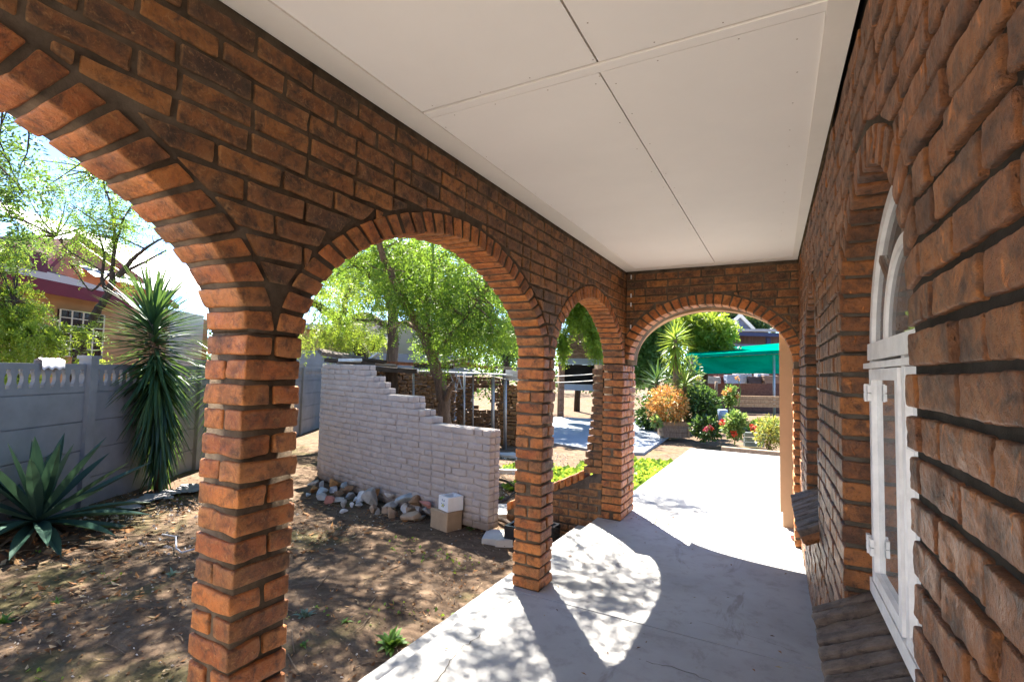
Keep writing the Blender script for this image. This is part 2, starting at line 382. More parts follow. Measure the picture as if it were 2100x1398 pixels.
def pillar(y0, ylen=.222, ztop=SP, zbot=0.0, back=True, nx=2):
    g = Geo(); k = 0; zz = zbot
    xs = (XL-TH, XL)
    while zz < ztop-.01:
        za, zb = zz+.009, zz+CH-.009
        j = RNG.normal(0, .0035, 2)
        if k % 2 == 0:                                             # two bricks lying along the arcade: stretchers show to the veranda
            xm = (xs[0]+xs[1])/2; jx = RNG.normal(0, .006)
            n = max(1, int(round(ylen/.234))); ed = np.linspace(y0, y0+ylen, n+1)
            for i in range(n):
                a, b = ed[i]+(.006 if i else 0), ed[i+1]-(.006 if i < n-1 else 0)
                brick(g, [(xs[1]+j[0], a, za), (xs[1]+j[0], b, za), (xs[1]+j[0], b, zb), (xs[1]+j[0], a, zb)], (1, 0, 0), xs[1]-xm-.006+jx, T_FULL, 0, .009, (.0055, .0022), .002)
                brick(g, [(xm-.006+jx, a, za), (xm-.006+jx, b, za), (xm-.006+jx, b, zb), (xm-.006+jx, a, zb)], (1, 0, 0), xm-.006+jx-xs[0], T_FULL, 0, .009, (.0055, .0022), .002)
        else:                                                      # bricks lying across: headers show to the veranda
            n = max(2, int(round(ylen/.117))); ed = np.linspace(y0, y0+ylen, n+1)+np.concatenate([[0], RNG.normal(0, .006, n-1), [0]])
            for i in range(n):
                a, b = ed[i]+(.007 if i else 0), ed[i+1]-(.007 if i < n-1 else 0)
                brick(g, [(xs[1]+j[0], a, za), (xs[1]+j[0], b, za), (xs[1]+j[0], b, zb), (xs[1]+j[0], a, zb)], (1, 0, 0), TH, T_RING, 0, .009, (.0055, .0022), .002)
        zz += CH; k += 1
    g.box((xs[0]+.012, y0+.012, zbot), (xs[1]-.012, y0+ylen-.012, ztop), 1)
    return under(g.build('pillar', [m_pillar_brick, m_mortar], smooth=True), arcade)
pillar(-1.309); pillar(1.041); pillar(3.390); pillar(5.45, .53)
# ------------------------------------------------------------------ end wall with its own arch
XR = lambda y: .262-.0255*y
endw = thing('end_wall', 'brown brick end wall with a wide round arch closing the veranda', 'wall', (-.7, YE+.15, 0))
AE = Arch(-.735, .80, 1.745, .60, 1.95)
PE = lambda x, z: np.array([x, YE, z])
g = Geo(); fill_wall(g, PE, (0, -1, 0), XL+.004, XR(YE)+.05, SP, 13, [AE], depth=.1, ztop=ZC-.004)
P0 = lambda y, z: np.array([y, YE+.013, z]); P1 = lambda y, z: np.array([y, YE+.40, z])
ys = arch_ys(AE, .010); slab_strip(g, ys, np.array([AE.f(y, .010) or AE.z for y in ys]), ZC+.2, P0, P1, 1)
slab_strip(g, np.array([XL, AE.c-AE.a-.010]), 1.70, ZC+.2, P0, P1, 1); slab_strip(g, np.array([AE.c+AE.a+.010, XR(YE)+.05]), 0, ZC+.2, P0, P1, 1)
under(g.build('brickwork', [m_wall_brick, m_mortar], smooth=True), endw)
g = Geo(); ring(g, AE, PE, (0, -1, 0), TH); under(g.build('arch_ring', [m_pillar_brick], smooth=True), endw)
g = Geo()                                                          # right jamb, courses turned alternately
for k in range(20):
    za, zb = k*CH+.009, (k+1)*CH-.009; x0, x1 = AE.c+AE.a+RNG.normal(0, .002), XR(YE)+.05
    for i, (a, b) in enumerate(((0, .10), (.112, .222), (.234, .40)) if k % 2 else ((0, .222), (.234, .40))):
        brick(g, [(x0, YE+b, za), (x0, YE+a, za), (x0, YE+a, zb), (x0, YE+b, zb)], (-1, 0, 0), x1-x0, T_FULL, 0, .012, (.005, .002), .002)
under(g.build('jamb', [m_pillar_brick], smooth=True), endw)
m_peach = m_plain('peach_plaster', (.50, .325, .195), .85, .2, .10, 3, .25, 70)
m_peach_pale = m_plain('pale_peach_plaster', (.60, .43, .30), .85, .2, .12, 3, .25, 70)
g = Geo()                                                          # plastered outer lining of the arch
P0 = lambda y, z: np.array([y, YE+.402, z]); P1 = lambda y, z: np.array([y, YE+.56, z])
AP = Arch(-.735, .85, 1.745, .585, 2.0); ys = arch_ys(AP, 0); slab_strip(g, ys, np.array([AP.f(y) or AP.z for y in ys]), ZC, P0, P1, 0)
under(g.build('plaster_lining', [m_peach]), endw)
g = Geo()
for z in (2.66, 2.45, 2.35, 2.10): g.box((XL+.052, YE-.016, z), (XL+.064, YE-.002, z+.045))
under(g.build('cable_clips', [m_white]), endw)
# ------------------------------------------------------------------ house wall with two arched windows
house = thing('house_wall', 'rough brown brick house wall with white framed arched windows', 'wall', (.4, 2.5, 0))
PR = lambda y, z, w=0.0: np.array([XR(y)+w, y, z])
PRf = lambda y, z: PR(y, z)
W1 = Arch(1.89, .555, SP, .54, 1.95); W2 = Arch(4.105, .525, SP, .52, 1.95)
ZS = .79
g = Geo()
fill_wall(g, PRf, (-1, 0, 0), -.5, YE, 0.0, 33, [W1, W2], [(1.335, 2.445, ZS-.09, SP+.01), (3.58, 4.63, ZS-.09, SP+.01)], depth=.125, ztop=ZC-.004, amp=(.0024, .0021), phase=.09, tm=(T_STR, T_HEAD), near=1.75)
P0 = lambda y, z: PR(y, z, .012); P1 = lambda y, z: PR(y, z, .15)
for a, b, A in ((-3.6, 1.335, None), (0, 0, W1), (2.445, 3.58, None), (0, 0, W2), (4.63, 5.9, None)):
    if A is None: slab_strip(g, np.array([a+.012 if a > 0 else a, b-.012]), 0, ZC+.2, P0, P1, 1)
    else:
        ys = arch_ys(A, .010); slab_strip(g, ys, np.array([A.f(y, .010) or A.z for y in ys]), ZC+.2, P0, P1, 1)
        slab_strip(g, np.array([A.c-A.a-.012, A.c+A.a+.012]), 0, ZS-.075, P0, P1, 1)
under(g.build('brickwork', [m_house_brick, m_mortar_dark], smooth=True), house)
m_glass = NM('window_glass'); _g = m_glass
gl = _g.n('ShaderNodeBsdfGlossy'); gl.inputs['Roughness'].default_value = .02; gl.inputs['Color'].default_value = (.9, .93, .95, 1)
tr = _g.n('ShaderNodeBsdfTransparent'); tr.inputs['Color'].default_value = (.55, .56, .55, 1)
lw = _g.n('ShaderNodeFresnel'); lw.inputs['IOR'].default_value = 1.5
mx = _g.n('ShaderNodeMixShader'); _g.link(lw.outputs[0], mx.inputs[0]); _g.link(tr.outputs[0], mx.inputs[1]); _g.link(gl.outputs[0], mx.inputs[2]); df = _g.n('ShaderNodeBsdfDiffuse'); df.inputs[0].default_value = (.55, .54, .52, 1); m2 = _g.n('ShaderNodeMixShader'); _g.link(_g.ramp(_g.noise(_g.coord(), 3, 5, .7), [(.35, .10), (.7, .34)]), m2.inputs[0]); _g.link(mx.outputs[0], m2.inputs[1]); _g.link(df.outputs[0], m2.inputs[2]); _g.link(m2.outputs[0], _g.out.inputs[0])
m_glass = _g.m
def arch_band(g, A, t, w0, w1, m, k=40):
    """a flat arched bar of width t between depths w0 and w1"""
    a, _ = A.poly(k, 0); b, _ = A.poly(k, -t); n = k+1
    V = [PR(y, z, w0) for y, z in a]+[PR(y, z, w0) for y, z in b]+[PR(y, z, w1) for y, z in a]+[PR(y, z, w1) for y, z in b]; F = []
    for i in range(k):
        F += [(i, n+i, n+i+1, i+1), (2*n+i, 2*n+i+1, 3*n+i+1, 3*n+i), (n+i, 3*n+i, 3*n+i+1, n+i+1), (i, i+1, 2*n+i+1, 2*n+i)]
    g.add(V, F, m)
def pbox(g, y0, y1, z0, z1, w0, w1, m=0):
    v = [PR(y, z, w) for z in (z0, z1) for (y, w) in ((y0, w0), (y1, w0), (y1, w1), (y0, w1))]
    g.add(v, [(0, 3, 2, 1), (4, 5, 6, 7), (0, 1, 5, 4), (1, 2, 6, 5), (2, 3, 7, 6), (3, 0, 4, 7)], m)
def window(A, tint):
    y0, y1 = A.c-A.a, A.c+A.a; w0, w1 = .098, .138; f = .042
    g = Geo(); arch_band(g, A, f, w0, w1, 0)
    pbox(g, y0, y0+f, ZS, SP-.03, w0, w1); pbox(g, y1-f, y1, ZS, SP-.03, w0, w1)
    pbox(g, y0, y1, ZS-.012, ZS+.04, w0-.012, w1); pbox(g, y0, y1, SP-.03, SP+.035, w0-.008, w1+.002)
    pbox(g, A.c-.022, A.c+.022, ZS+.04, SP-.03, w0, w1)
    pbox(g, y0, y1, SP-.062, SP-.042, w0-.022, w0-.0005)           # drip moulding
    win = under(g.build('window', [m_white]), house)
    g = Geo(); B = Arch(A.c, A.a*.56, SP+.03, A.b*.58, A.n); arch_band(g, B, .034, w0+.004, w1-.006, 0)
    for s in (-1, 0, 1):                                           # glazing bars of the fanlight
        th = math.radians(90+s*48); p0 = np.array([A.c+B.a*.985*math.cos(th), SP+.03+B.b*.985*math.sin(th)]); p1 = np.array([A.c+(A.a-f)*1.0*math.cos(th), SP+(A.b-f)*math.sin(th)+.02])
        d = nrm(p1-p0); q = np.array([-d[1], d[0]])*.013
        v = [PR(*(p+sg*q), w) for w in (w0+.006, w1-.01) for p, sg in ((p0, 1), (p0, -1), (p1, -1), (p1, 1))]
        g.add(v, [(0, 3, 2, 1), (4, 5, 6, 7), (0, 1, 5, 4), (1, 2, 6, 5), (2, 3, 7, 6), (3, 0, 4, 7)], 1)
    o = g.build('fanlight_bar', [m_white, m_fanwood]); o.parent = win
    for (a, b) in ((A.c+.026, y1-f-.004), (y0+f+.004, A.c-.026)):  # two casements
        g = Geo(); t = .040; za, zb = ZS+.045, SP-.066
        pbox(g, a, a+t, za, zb, w0-.010, w1-.012); pbox(g, b-t, b, za, zb, w0-.010, w1-.012)
        pbox(g, a+t, b-t, za, za+t, w0-.009, w1-.012); pbox(g, a+t, b-t, zb-t, zb, w0-.009, w1-.012)
        if a < A.c: pbox(g, a+t, b-t, 1.40, 1.43, w0-.008, w1-.012)
        o = g.build('sash', [m_white]); o.parent = win
        g = Geo(); pbox(g, a+t-.004, b-t+.004, za+t-.004, zb-t+.004, w0+.008, w0+.012); o = g.build('pane', [m_glass]); o.parent = win
        if a > A.c:
            for zh in (za+.10, zb-.12):
                g = Geo(); pbox(g, b-.05, b+.048, zh, zh+.028, w0-.022, w0-.0105); pbox(g, b-.05, b+.048, zh+.032, zh+.06, w0-.022, w0-.0105); g.tube([PR(b+.004, zh-.004, w0-.018), PR(b+.004, zh+.064, w0-.018)], .008); o = g.build('hinge', [m_white]); o.parent = win
    g = Geo(); a, _ = A.poly(30, -.02); v = [PR(y, z, w0+.014) for y, z in a]; g.add(v, [tuple(range(len(v)))]); o = g.build('fanlight_pane', [m_glass]); o.parent = win
    return win
def sill(A):
    g = Geo(); y0, y1 = A.c-A.a-.01, A.c+A.a+.02; n = int(round((y1-y0)/.088)); ed = np.linspace(y0, y1, n+1)
    zi, zo, wi, wo_ = ZS-.016, ZS-.125, .10, -.115
    for i in range(n):
        a, b = ed[i]+.008, ed[i+1]-.008; dz = RNG.normal(0, .004)
        c4 = [PR(a, zo+dz, wo_), PR(b, zo+dz, wo_), PR(b, zi+dz, wi), PR(a, zi+dz, wi)]
        nv = np.cross(c4[1]-c4[0], c4[3]-c4[0]); nv = nv if nv[2] > 0 else -nv
        c4b = c4 if np.cross(c4[1]-c4[0], c4[3]-c4[0])[2] > 0 else [c4[1], c4[0], c4[3], c4[2]]
        brick(g, c4b, nv, .085, T_FULL, 0, .010, (.005, .003), .002)
    v = [PR(y, z, w) for y in (y0, y1) for (w, z) in ((wo_+.02, zo-.03), (.12, zi-.03), (.12, zi-.09), (wo_+.05, zo-.075))]
    g.add(v, [(0, 1, 2, 3), (7, 6, 5, 4), (0, 4, 5, 1), (1, 5, 6, 2), (2, 6, 7, 3), (3, 7, 4, 0)], 1)
    return under(g.build('window_sill', [m_sill_brick, m_house_brick], smooth=True), house)
for A in (W1, W2):
    window(A, 0); sill(A)
    g = Geo(); ring(g, A, PRf, (-1, 0, 0), .125, amp=(.0035, .0022)); under(g.build('arch_ring', [m_house_brick], smooth=True), house)
m_curtain = m_plain('pale_net_curtain', (.62, .60, .56), .9, .1, .25, 5, .2)
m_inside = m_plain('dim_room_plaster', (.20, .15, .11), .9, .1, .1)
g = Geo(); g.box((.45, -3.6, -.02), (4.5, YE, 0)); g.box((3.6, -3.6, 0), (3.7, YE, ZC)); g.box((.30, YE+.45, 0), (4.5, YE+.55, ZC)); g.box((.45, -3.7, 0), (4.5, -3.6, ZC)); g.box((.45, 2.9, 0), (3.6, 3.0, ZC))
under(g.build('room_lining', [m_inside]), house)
for A in (W1, W2):
    g = Geo(); n = 60; ys = np.linspace(A.c-A.a-.1, A.c+A.a+.1, n); x = .46+.025*np.sin(ys*46)+.012*np.sin(ys*91)
    V = np.concatenate([np.stack([x, ys, np.full(n, .55)], 1), np.stack([x*.3+.46*.7, ys, np.full(n, 1.72)], 1)])
    g.add(V, [(i, i+1, n+i+1, n+i) for i in range(n-1)]); under(g.build('curtain', [m_curtain], smooth=True), house)
# ------------------------------------------------------------------ ceiling and roof
ceil = thing('ceiling', 'off white painted board ceiling with narrow dark joints over the veranda', 'ceiling', (-.7, 2.5, ZC))
bd = .135
xs_ = (XL+bd, -.622, .075); yj = 1.742
g = Geo()
g.box((XL-.004, -1.33, ZC+.004), (XL+bd, YE+.0, ZC+.03)); g.box((XL+bd+.003, YE-.14, ZC+.0045), (.117, YE, ZC+.029))
g.add([(XR(-1.5)-.135, -1.33, ZC+.004), (XR(-1.5)-.013, -1.33, ZC+.004), (XR(YE-.14)-.012, YE, ZC+.004), (XR(YE-.14)-.055, YE, ZC+.004)]+[(XR(-1.5)-.135, -1.33, ZC+.03), (XR(-1.5)-.013, -1.33, ZC+.03), (XR(YE)-.012, YE, ZC+.03), (XR(YE)-.055, YE, ZC+.03)],
      [(0, 3, 2, 1), (4, 5, 6, 7), (0, 1, 5, 4), (1, 2, 6, 5), (2, 3, 7, 6), (3, 0, 4, 7)])
under(g.build('edge_trim', [m_trim]), ceil)
def panel(x0, x1, y0, y1, z):
    g = Geo(); g.box((x0, y0, z), (x1, y1, z+.012)); return under(g.build('ceiling_panel', [m_ceil]), ceil)
zp = ZC+.009
panel(XL+bd-.002, -.6255, yj+.055, YE-.139, zp); panel(-.6195, .12, yj+.055, YE-.139, zp)
panel(XL+bd-.002, -.6125, -1.33, yj-.009, zp+.003); panel(-.605, .2, -1.33, yj-.007, zp+.003)
panel(XL+bd-.002, .14, yj+.003, yj+.050, zp-.001)
g = Geo(); g.box((XL-.1, -1.33, ZC+.028), (.2, YE, ZC+.034)); under(g.build('joint_backing', [m_gap]), ceil)
g = Geo()
for x, ya, yb, st in ((.045, 1.9, 5.3, .23), (-.59, 1.9, 5.3, .31), (-.66, 1.9, 5.3, .31), (-1.42, 1.9, 5.3, .31), (-.57, -1, 1.7, .31)):
    for y in np.arange(ya, yb, st):
        c_ = np.array([x+RNG.normal(0, .004)+(XR(y)-XR(1.9) if x > 0 else 0), y+RNG.normal(0, .03), zp-.0008]); th = np.arange(7)*2*math.pi/7; g.add([c_+np.array([.0032*math.cos(t), .0032*math.sin(t), 0]) for t in th], [tuple(range(7))])
for y in (yj+.075, yj-.03):
    for x in np.arange(-1.35, .05, .24): c_ = np.array([x+RNG.normal(0, .02), y, (zp if y > yj else zp+.003)-.0008]); g.add([c_+np.array([.003*math.cos(t), .003*math.sin(t), 0]) for t in th], [tuple(range(7))])
under(g.build('nail_heads', [m_plain('dull_nail', (.38, .30, .22), .8)]), ceil)
m_roof = m_plain('grey_roof_sheet', (.22, .21, .20), .6, .3)
rf = Geo(); rf.box((-2.02, -1.36, ZC+.215), (4.6, YE+.62, ZC+.30)); rf.box((-2.045, -1.36, ZC+.018), (-2.02, YE+.62, ZC+.32)); rf.box((XL-TH+.02, -1.34, ZC+.036), (.25, -1.30, ZC+.21))
tag(rf.build('roof', [m_roof]), 'flat grey veranda roof resting on the brick walls', 'roof')
# ------------------------------------------------------------------ veranda floor
k = NM('weathered_concrete'); v = k.coord(); n1 = k.noise(v, 1.1, 6, .62, .4); n2 = k.noise(v, 7, 6, .7); n3 = k.noise(v, 130, 3, .6)
c = k.ramp(n1, [(.30, (.29, .282, .27)), (.5, (.35, .342, .33)), (.7, (.41, .405, .395))])
c = k.mix(k.ramp(n2, [(.52, 0.0), (.74, .5)]), c, (.17, .155, .14))
st = k.noise(k.coord((1, .35, 1)), 2.3, 5, .7, 1.5); c = k.mix(k.ramp(st, [(.60, 0.0), (.68, .55)]), c, (.17, .135, .10))
tint = k.island(); c = k.mix(k.math('MULTIPLY', tint, .12), c, (.36, .35, .33))
sp = k.n('ShaderNodeTexVoronoi'); sp.inputs['Scale'].default_value = 7; k.link(v, sp.inputs['Vector'])
c = k.mix(k.ramp(sp.outputs['Distance'], [(.02, .55), (.05, 0.0)]), c, (.13, .10, .07))
k.pbr(c, k.ramp(n2, [(.3, .55), (.7, .8)]), .35, k.bump(k.math('ADD', n2, k.math('MULTIPLY', n3, .35)), .22, .006)); m_conc = k.m
m_crack = m_plain('crack_dirt', (.11, .085, .065), .95, .1)
g = Geo(); xe = -1.845
def fslab(y0, y1, x0=xe, x1=.26, z0=-.28, top=0.0, m=0):
    b = .008                                                       # a worn arris all round
    V = [(x0, y0, z0), (x1, y0, z0), (x1, y1, z0), (x0, y1, z0), (x0, y0, top-b), (x1, y0, top-b), (x1, y1, top-b), (x0, y1, top-b), (x0+b, y0+b*.6, top), (x1-b, y0+b*.6, top), (x1-b, y1-b*.6, top), (x0+b, y1-b*.6, top)]
    g.add(V, [(0, 1, 5, 4), (1, 2, 6, 5), (2, 3, 7, 6), (3, 0, 4, 7), (4, 5, 9, 8), (5, 6, 10, 9), (6, 7, 11, 10), (7, 4, 8, 11), (8, 9, 10, 11)], m)
for a, b in ((-3.6, .75), (.756, 3.33), (3.335, 6.16), (6.165, 8.45), (8.455, 11.75)): fslab(a, b)
for a, b in ((-3.6, 1.5), (1.504, 5.36)): fslab(a, b, -2.03, xe-.004, -.30, -.085)
def crack(pts, wd=.004):
    P = [np.array(pts[0], float)]
    for q in pts[1:]:
        a = P[-1]; q = np.array(q, float); n = max(2, int(np.linalg.norm(q-a)/.03))
        for i in range(1, n+1): P.append(a+(q-a)*i/n+RNG.normal(0, .006, 2)*(i < n))
    P = np.array(P); d = np.gradient(P, axis=0); d /= np.linalg.norm(d, axis=1, keepdims=True); o = np.stack([-d[:, 1], d[:, 0]], 1)*(wd*(.4+.8*RNG.random((len(P), 1))))/2
    V = np.concatenate([np.c_[P+o, np.full(len(P), .0022)], np.c_[P-o, np.full(len(P), .0022)]]); n = len(P)
    g.add(V, [(i, i+1, n+i+1, n+i) for i in range(n-1)], 1)
def XY(px, py): return G(px, py, 0)[:2]
crack([XY(895, 1398), XY(945, 1330), XY(985, 1300)], .005); crack([XY(1325, 1355), XY(1400, 1375), XY(1460, 1398)]); crack([XY(1430, 1272), XY(1560, 1310), XY(1640, 1340)], .002); crack([XY(1035, 1240), XY(1062, 1228)])
tag(g.build('veranda_floor', [m_conc, m_crack]), 'pale weathered concrete veranda floor and path with thin joints', 'floor', kind='structure')
# ------------------------------------------------------------------ ground
GZ = -.25
k = NM('dry_garden_soil'); v = k.coord(); n1 = k.noise(v, .9, 6, .65, .5); n2 = k.noise(v, 6, 7, .72, .8); n3 = k.noise(v, 55, 4, .7)
c = k.ramp(n2, [(.28, (.066, .042, .028)), (.5, (.130, .087, .057)), (.72, (.22, .155, .105))])
c = k.mix(k.ramp(n1, [(.53, 0.0), (.63, .55)]), c, (.085, .088, .030))
c = k.mix(k.ramp(n3, [(.5, 0.0), (.68, .5)]), c, (.08, .05, .032))
c = k.mix(k.ramp(k.noise(v, 17, 5, .75, .4), [(.60, 0.0), (.72, .55)]), c, (.34, .25, .17))
k.pbr(c, .95, .1, k.bump(k.math('ADD', n2, k.math('MULTIPLY', n3, .5)), .7, .03)); m_soil = k.m
def gheight(x, y):
    x = np.asarray(x, float); y = np.asarray(y, float); p = np.stack([x.ravel()*.9, y.ravel()*.9, np.zeros(x.size)], 1)
    h = (vnoise(p)*.022+vnoise(p*4.1)*.010).reshape(x.shape)
    near = np.clip((np.abs(x+.8)-1.3)/.6, 0, 1)
    return GZ-.012+h*np.where((x > -2.4) & (x < .6) & (y < 12.2), 0, 1)
def axis(lo, hi, dense_lo, dense_hi, st, far):
    a = list(np.arange(dense_lo, dense_hi, st)); b = dense_lo; s = st; L = []
    while b > lo: s *= 1.35; b -= s; L.append(b)
    R = []; b = a[-1]; s = st
    while b < hi: s *= 1.35; b += s; R.append(b)
    return np.array(L[::-1]+a+R)
gx, gy = axis(-400, 400, -10, 3, .12, 0), axis(-400, 400, -1.5, 14, .12, 0)
X, Y = np.meshgrid(gx, gy); Zg = gheight(X, Y); nx_, ny_ = len(gx), len(gy)
ii = np.arange(ny_-1)[:, None]*nx_+np.arange(nx_-1)[None, :]
g = Geo(); g.addarr(np.stack([X.ravel(), Y.ravel(), Zg.ravel()], 1), np.stack([ii, ii+1, ii+nx_+1, ii+nx_], -1).reshape(-1, 4))
tag(g.build('ground', m_soil, smooth=True), 'dry brown garden soil with mossy patches and litter', 'ground', kind='structure')
gz = lambda x, y: float(gheight(np.array([x]), np.array([y]))[0])
# ------------------------------------------------------------------ loose litter on the soil
m_litter = NM('dead_leaves'); m_litter.pbr(m_litter.ramp(m_litter.island(), [(0, (.10, .05, .025)), (.35, (.22, .10, .04)), (.6, (.34, .17, .06)), (.8, (.42, .33, .20)), (1, (.12, .07, .04))]), .8, .2); m_litter = m_litter.m
m_pebble = NM('pale_grit'); m_pebble.pbr(m_pebble.ramp(m_pebble.island(), [(0, (.30, .24, .18)), (.5, (.52, .47, .40)), (1, (.66, .63, .58))]), .85, .2); m_pebble = m_pebble.m
def scatter_quads(n, area, size, lift, curl, flat=.5):
    x = RNG.uniform(area[0], area[1], n); y = RNG.uniform(area[2], area[3], n)
    dens = vnoise(np.stack([x*1.6, y*1.6, np.full(n, 3.3)], 1)); keep = dens > RNG.uniform(-.7, .9, n); x, y = x[keep], y[keep]; n = len(x)
    z = gheight(x, y)+lift*RNG.random(n); a = RNG.uniform(0, 6.283, n); L = size*RNG.uniform(.5, 1.3, n); W = L*RNG.uniform(.22, .55, n)
    ux = np.stack([np.cos(a), np.sin(a), RNG.normal(0, flat, n)*.5], 1); uy = np.stack([-np.sin(a), np.cos(a), RNG.normal(0, flat, n)], 1)
    c0 = np.stack([x, y, z+.004], 1); cz = np.zeros((n, 3)); cz[:, 2] = curl*L
    V = np.stack([c0-ux*L[:, None]/2+cz, c0-uy*W[:, None]/2, c0+ux*L[:, None]/2+cz, c0+uy*W[:, None]/2], 1).reshape(-1, 3)
    F = np.arange(4*n).reshape(-1, 4); return V, F
g = Geo()
for n, ar, s in ((9000, (-8.5, -2.05, .2, 5.4), .035), (2200, (-8, -4, 1.5, 5), .07), (1500, (-4, -2.05, 5, 9), .04), (260, (-8, -5.5, 1.0, 3.2), .13)):
    g.addarr(*scatter_quads(n, ar, s, .012, .15))
tag(g.build('leaf_litter', m_litter), 'dead brown leaf litter scattered over the garden soil', 'leaf litter', kind='stuff')
g = Geo()
def pebbles(n, ar, s):
    V, F = scatter_quads(n, ar, s, .004, 0, .1); n = len(F); V = V.reshape(-1, 4, 3); top = V.mean(1); top[:, 2] += s*.4; base = np.concatenate([V, top[:, None]], 1).reshape(-1, 3)
    i = np.arange(n)[:, None]*5; g.addarr(base, np.concatenate([i+np.array([[0, 1, 4]]), i+np.array([[1, 2, 4]]), i+np.array([[2, 3, 4]]), i+np.array([[3, 0, 4]])]))
pebbles(2600, (-8, -2.05, .2, 5.2), .022); pebbles(1800, (-5.5, -1.9, 5.6, 11), .05); pebbles(700, (-7.4, -5.2, 2.8, 4.4), .05)
tag(g.build('grit', m_pebble), 'small pale stones and grit strewn over the garden soil', 'grit', kind='stuff')
# ------------------------------------------------------------------ pale curved wall
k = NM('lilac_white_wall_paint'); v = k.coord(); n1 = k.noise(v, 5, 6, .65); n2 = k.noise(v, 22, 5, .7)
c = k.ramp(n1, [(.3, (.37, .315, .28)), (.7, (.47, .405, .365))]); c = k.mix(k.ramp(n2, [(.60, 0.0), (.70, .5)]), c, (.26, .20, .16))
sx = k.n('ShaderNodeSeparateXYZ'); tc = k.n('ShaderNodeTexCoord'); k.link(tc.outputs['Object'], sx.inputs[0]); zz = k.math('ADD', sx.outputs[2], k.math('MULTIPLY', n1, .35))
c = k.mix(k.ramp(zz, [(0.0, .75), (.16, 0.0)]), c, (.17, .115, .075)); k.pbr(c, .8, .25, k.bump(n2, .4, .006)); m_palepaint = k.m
pw = thing('curved_wall', 'pale painted curved brick wall stepping down towards the veranda', 'wall', (-5, 4.6, GZ))
pR = G(1000, 1095)[:2]; pLf = G(653, 985)[:2]; ch = pLf-pR; Lc = np.linalg.norm(ch); ch /= Lc
nout = np.array([-ch[1], ch[0]]); nout = nout if np.dot(nout, -pR) > 0 else -nout
sag = .10; Rr = (Lc*Lc/4+sag*sag)/(2*sag); cc = (pR+pLf)/2-nout*(Rr-sag)
a0 = math.atan2(*(pR-cc)[::-1]); a1 = math.atan2(*(pLf-cc)[::-1])
if a1-a0 > math.pi: a1 -= 2*math.pi
if a0-a1 > math.pi: a1 += 2*math.pi
sg = 1 if a1 > a0 else -1
PC = .0805; WT = .20; R2 = 1.0; LS = Lc-.5
def pw_na(s): return a0+sg*min(s, LS)/Rr+sg*max(0, s-LS)/R2
def pw_n(s): a = pw_na(s); return np.array([math.cos(a), math.sin(a), 0.0])
def pw_pt(s, z, w=0.0):                                            # s metres along from the low end; the far end curls back
    aa = a0+sg*min(s, LS)/Rr; p0 = cc+np.array([math.cos(aa), math.sin(aa)])*Rr; n2 = pw_n(s)[:2]
    if s > LS: p0 = p0-np.array([math.cos(aa), math.sin(aa)])*R2+n2*R2
    q = p0-n2*w
    return np.array([q[0], q[1], z])
def topx(q): return float(CXP+FPX*np.dot(q-c_o, c_r)/np.dot(q-c_o, c_f))
for LS in np.arange(Lc-1.4, Lc+.4, .02):
    if min(topx(pw_pt(s, .6)) for s in np.arange(LS, LS+1.6, .05)) < 655: break
stops_px = [(1275, 14), (1205, 15), (1095, 16), (1085, 17), (800, 18), (745, 19), (695, 20), (605, 21), (590, 22), (558, 23)]   # how far each course reaches, in zoomed photo pixels
def toPX(s): return topx(pw_pt(s, 1.2))
def s_of(px):
    best = min(np.arange(0, LS+.6, .02), key=lambda s: abs(toPX(s)-px)); return float(best)
ends = [0.0]*14+[s_of(620+.2095*x) for x, _ in stops_px]
ncp = 23; SEND = LS+1.35
g = Geo()
for kk in range(ncp):
    za, zb = GZ+.03+kk*PC+.004, GZ+.03+(kk+1)*PC-.004; s0 = ends[kk]
    s = s0; first = True
    while s < SEND:
        ln = (.106 if (first and kk % 2) else .222)*(1 if RNG.random() > .15 else .55); e = min(s+ln, SEND)
        if e-s > .04:
            brick(g, [pw_pt(e, za), pw_pt(s+.0, za), pw_pt(s, zb), pw_pt(e, zb)] if np.cross((pw_pt(s, 0)-pw_pt(e, 0)), [0, 0, 1])@pw_n(s) > 0 else [pw_pt(s, za), pw_pt(e, za), pw_pt(e, zb), pw_pt(s, zb)],
                  pw_n((s+e)/2), WT*.5, T_LO, 0, .012, (.009, .004), .004)
        s = e+.007; first = False
    n = 40; ss = np.linspace(s0+.012, SEND, n)
    V = [pw_pt(q, z, w_) for w_ in (.012, WT) for z in (za-.004, zb+.004 if kk+1 == ncp or True else zb) for q in ss]
    F = []
    for i in range(n-1): F += [(i, i+1, n+i+1, n+i), (2*n+i, 3*n+i, 3*n+i+1, 2*n+i+1), (n+i, n+i+1, 3*n+i+1, 3*n+i)]
    F += [(0, n, 3*n, 2*n)]
    g.add(V, F, 0)
    brick(g, [pw_pt(s0, za, WT*.48), pw_pt(s0, za, 0.0), pw_pt(s0, zb, 0.0), pw_pt(s0, zb, WT*.48)], nrm(pw_pt(0, 0)-pw_pt(.1, 0)), .1, T_LO, 0, .01, (.004, .002))
    brick(g, [pw_pt(s0, za, WT), pw_pt(s0, za, WT*.52), pw_pt(s0, zb, WT*.52), pw_pt(s0, zb, WT)], nrm(pw_pt(0, 0)-pw_pt(.1, 0)), .1, T_LO, 0, .01, (.004, .002))
under(g.build('brickwork', [m_palepaint], smooth=True), pw)
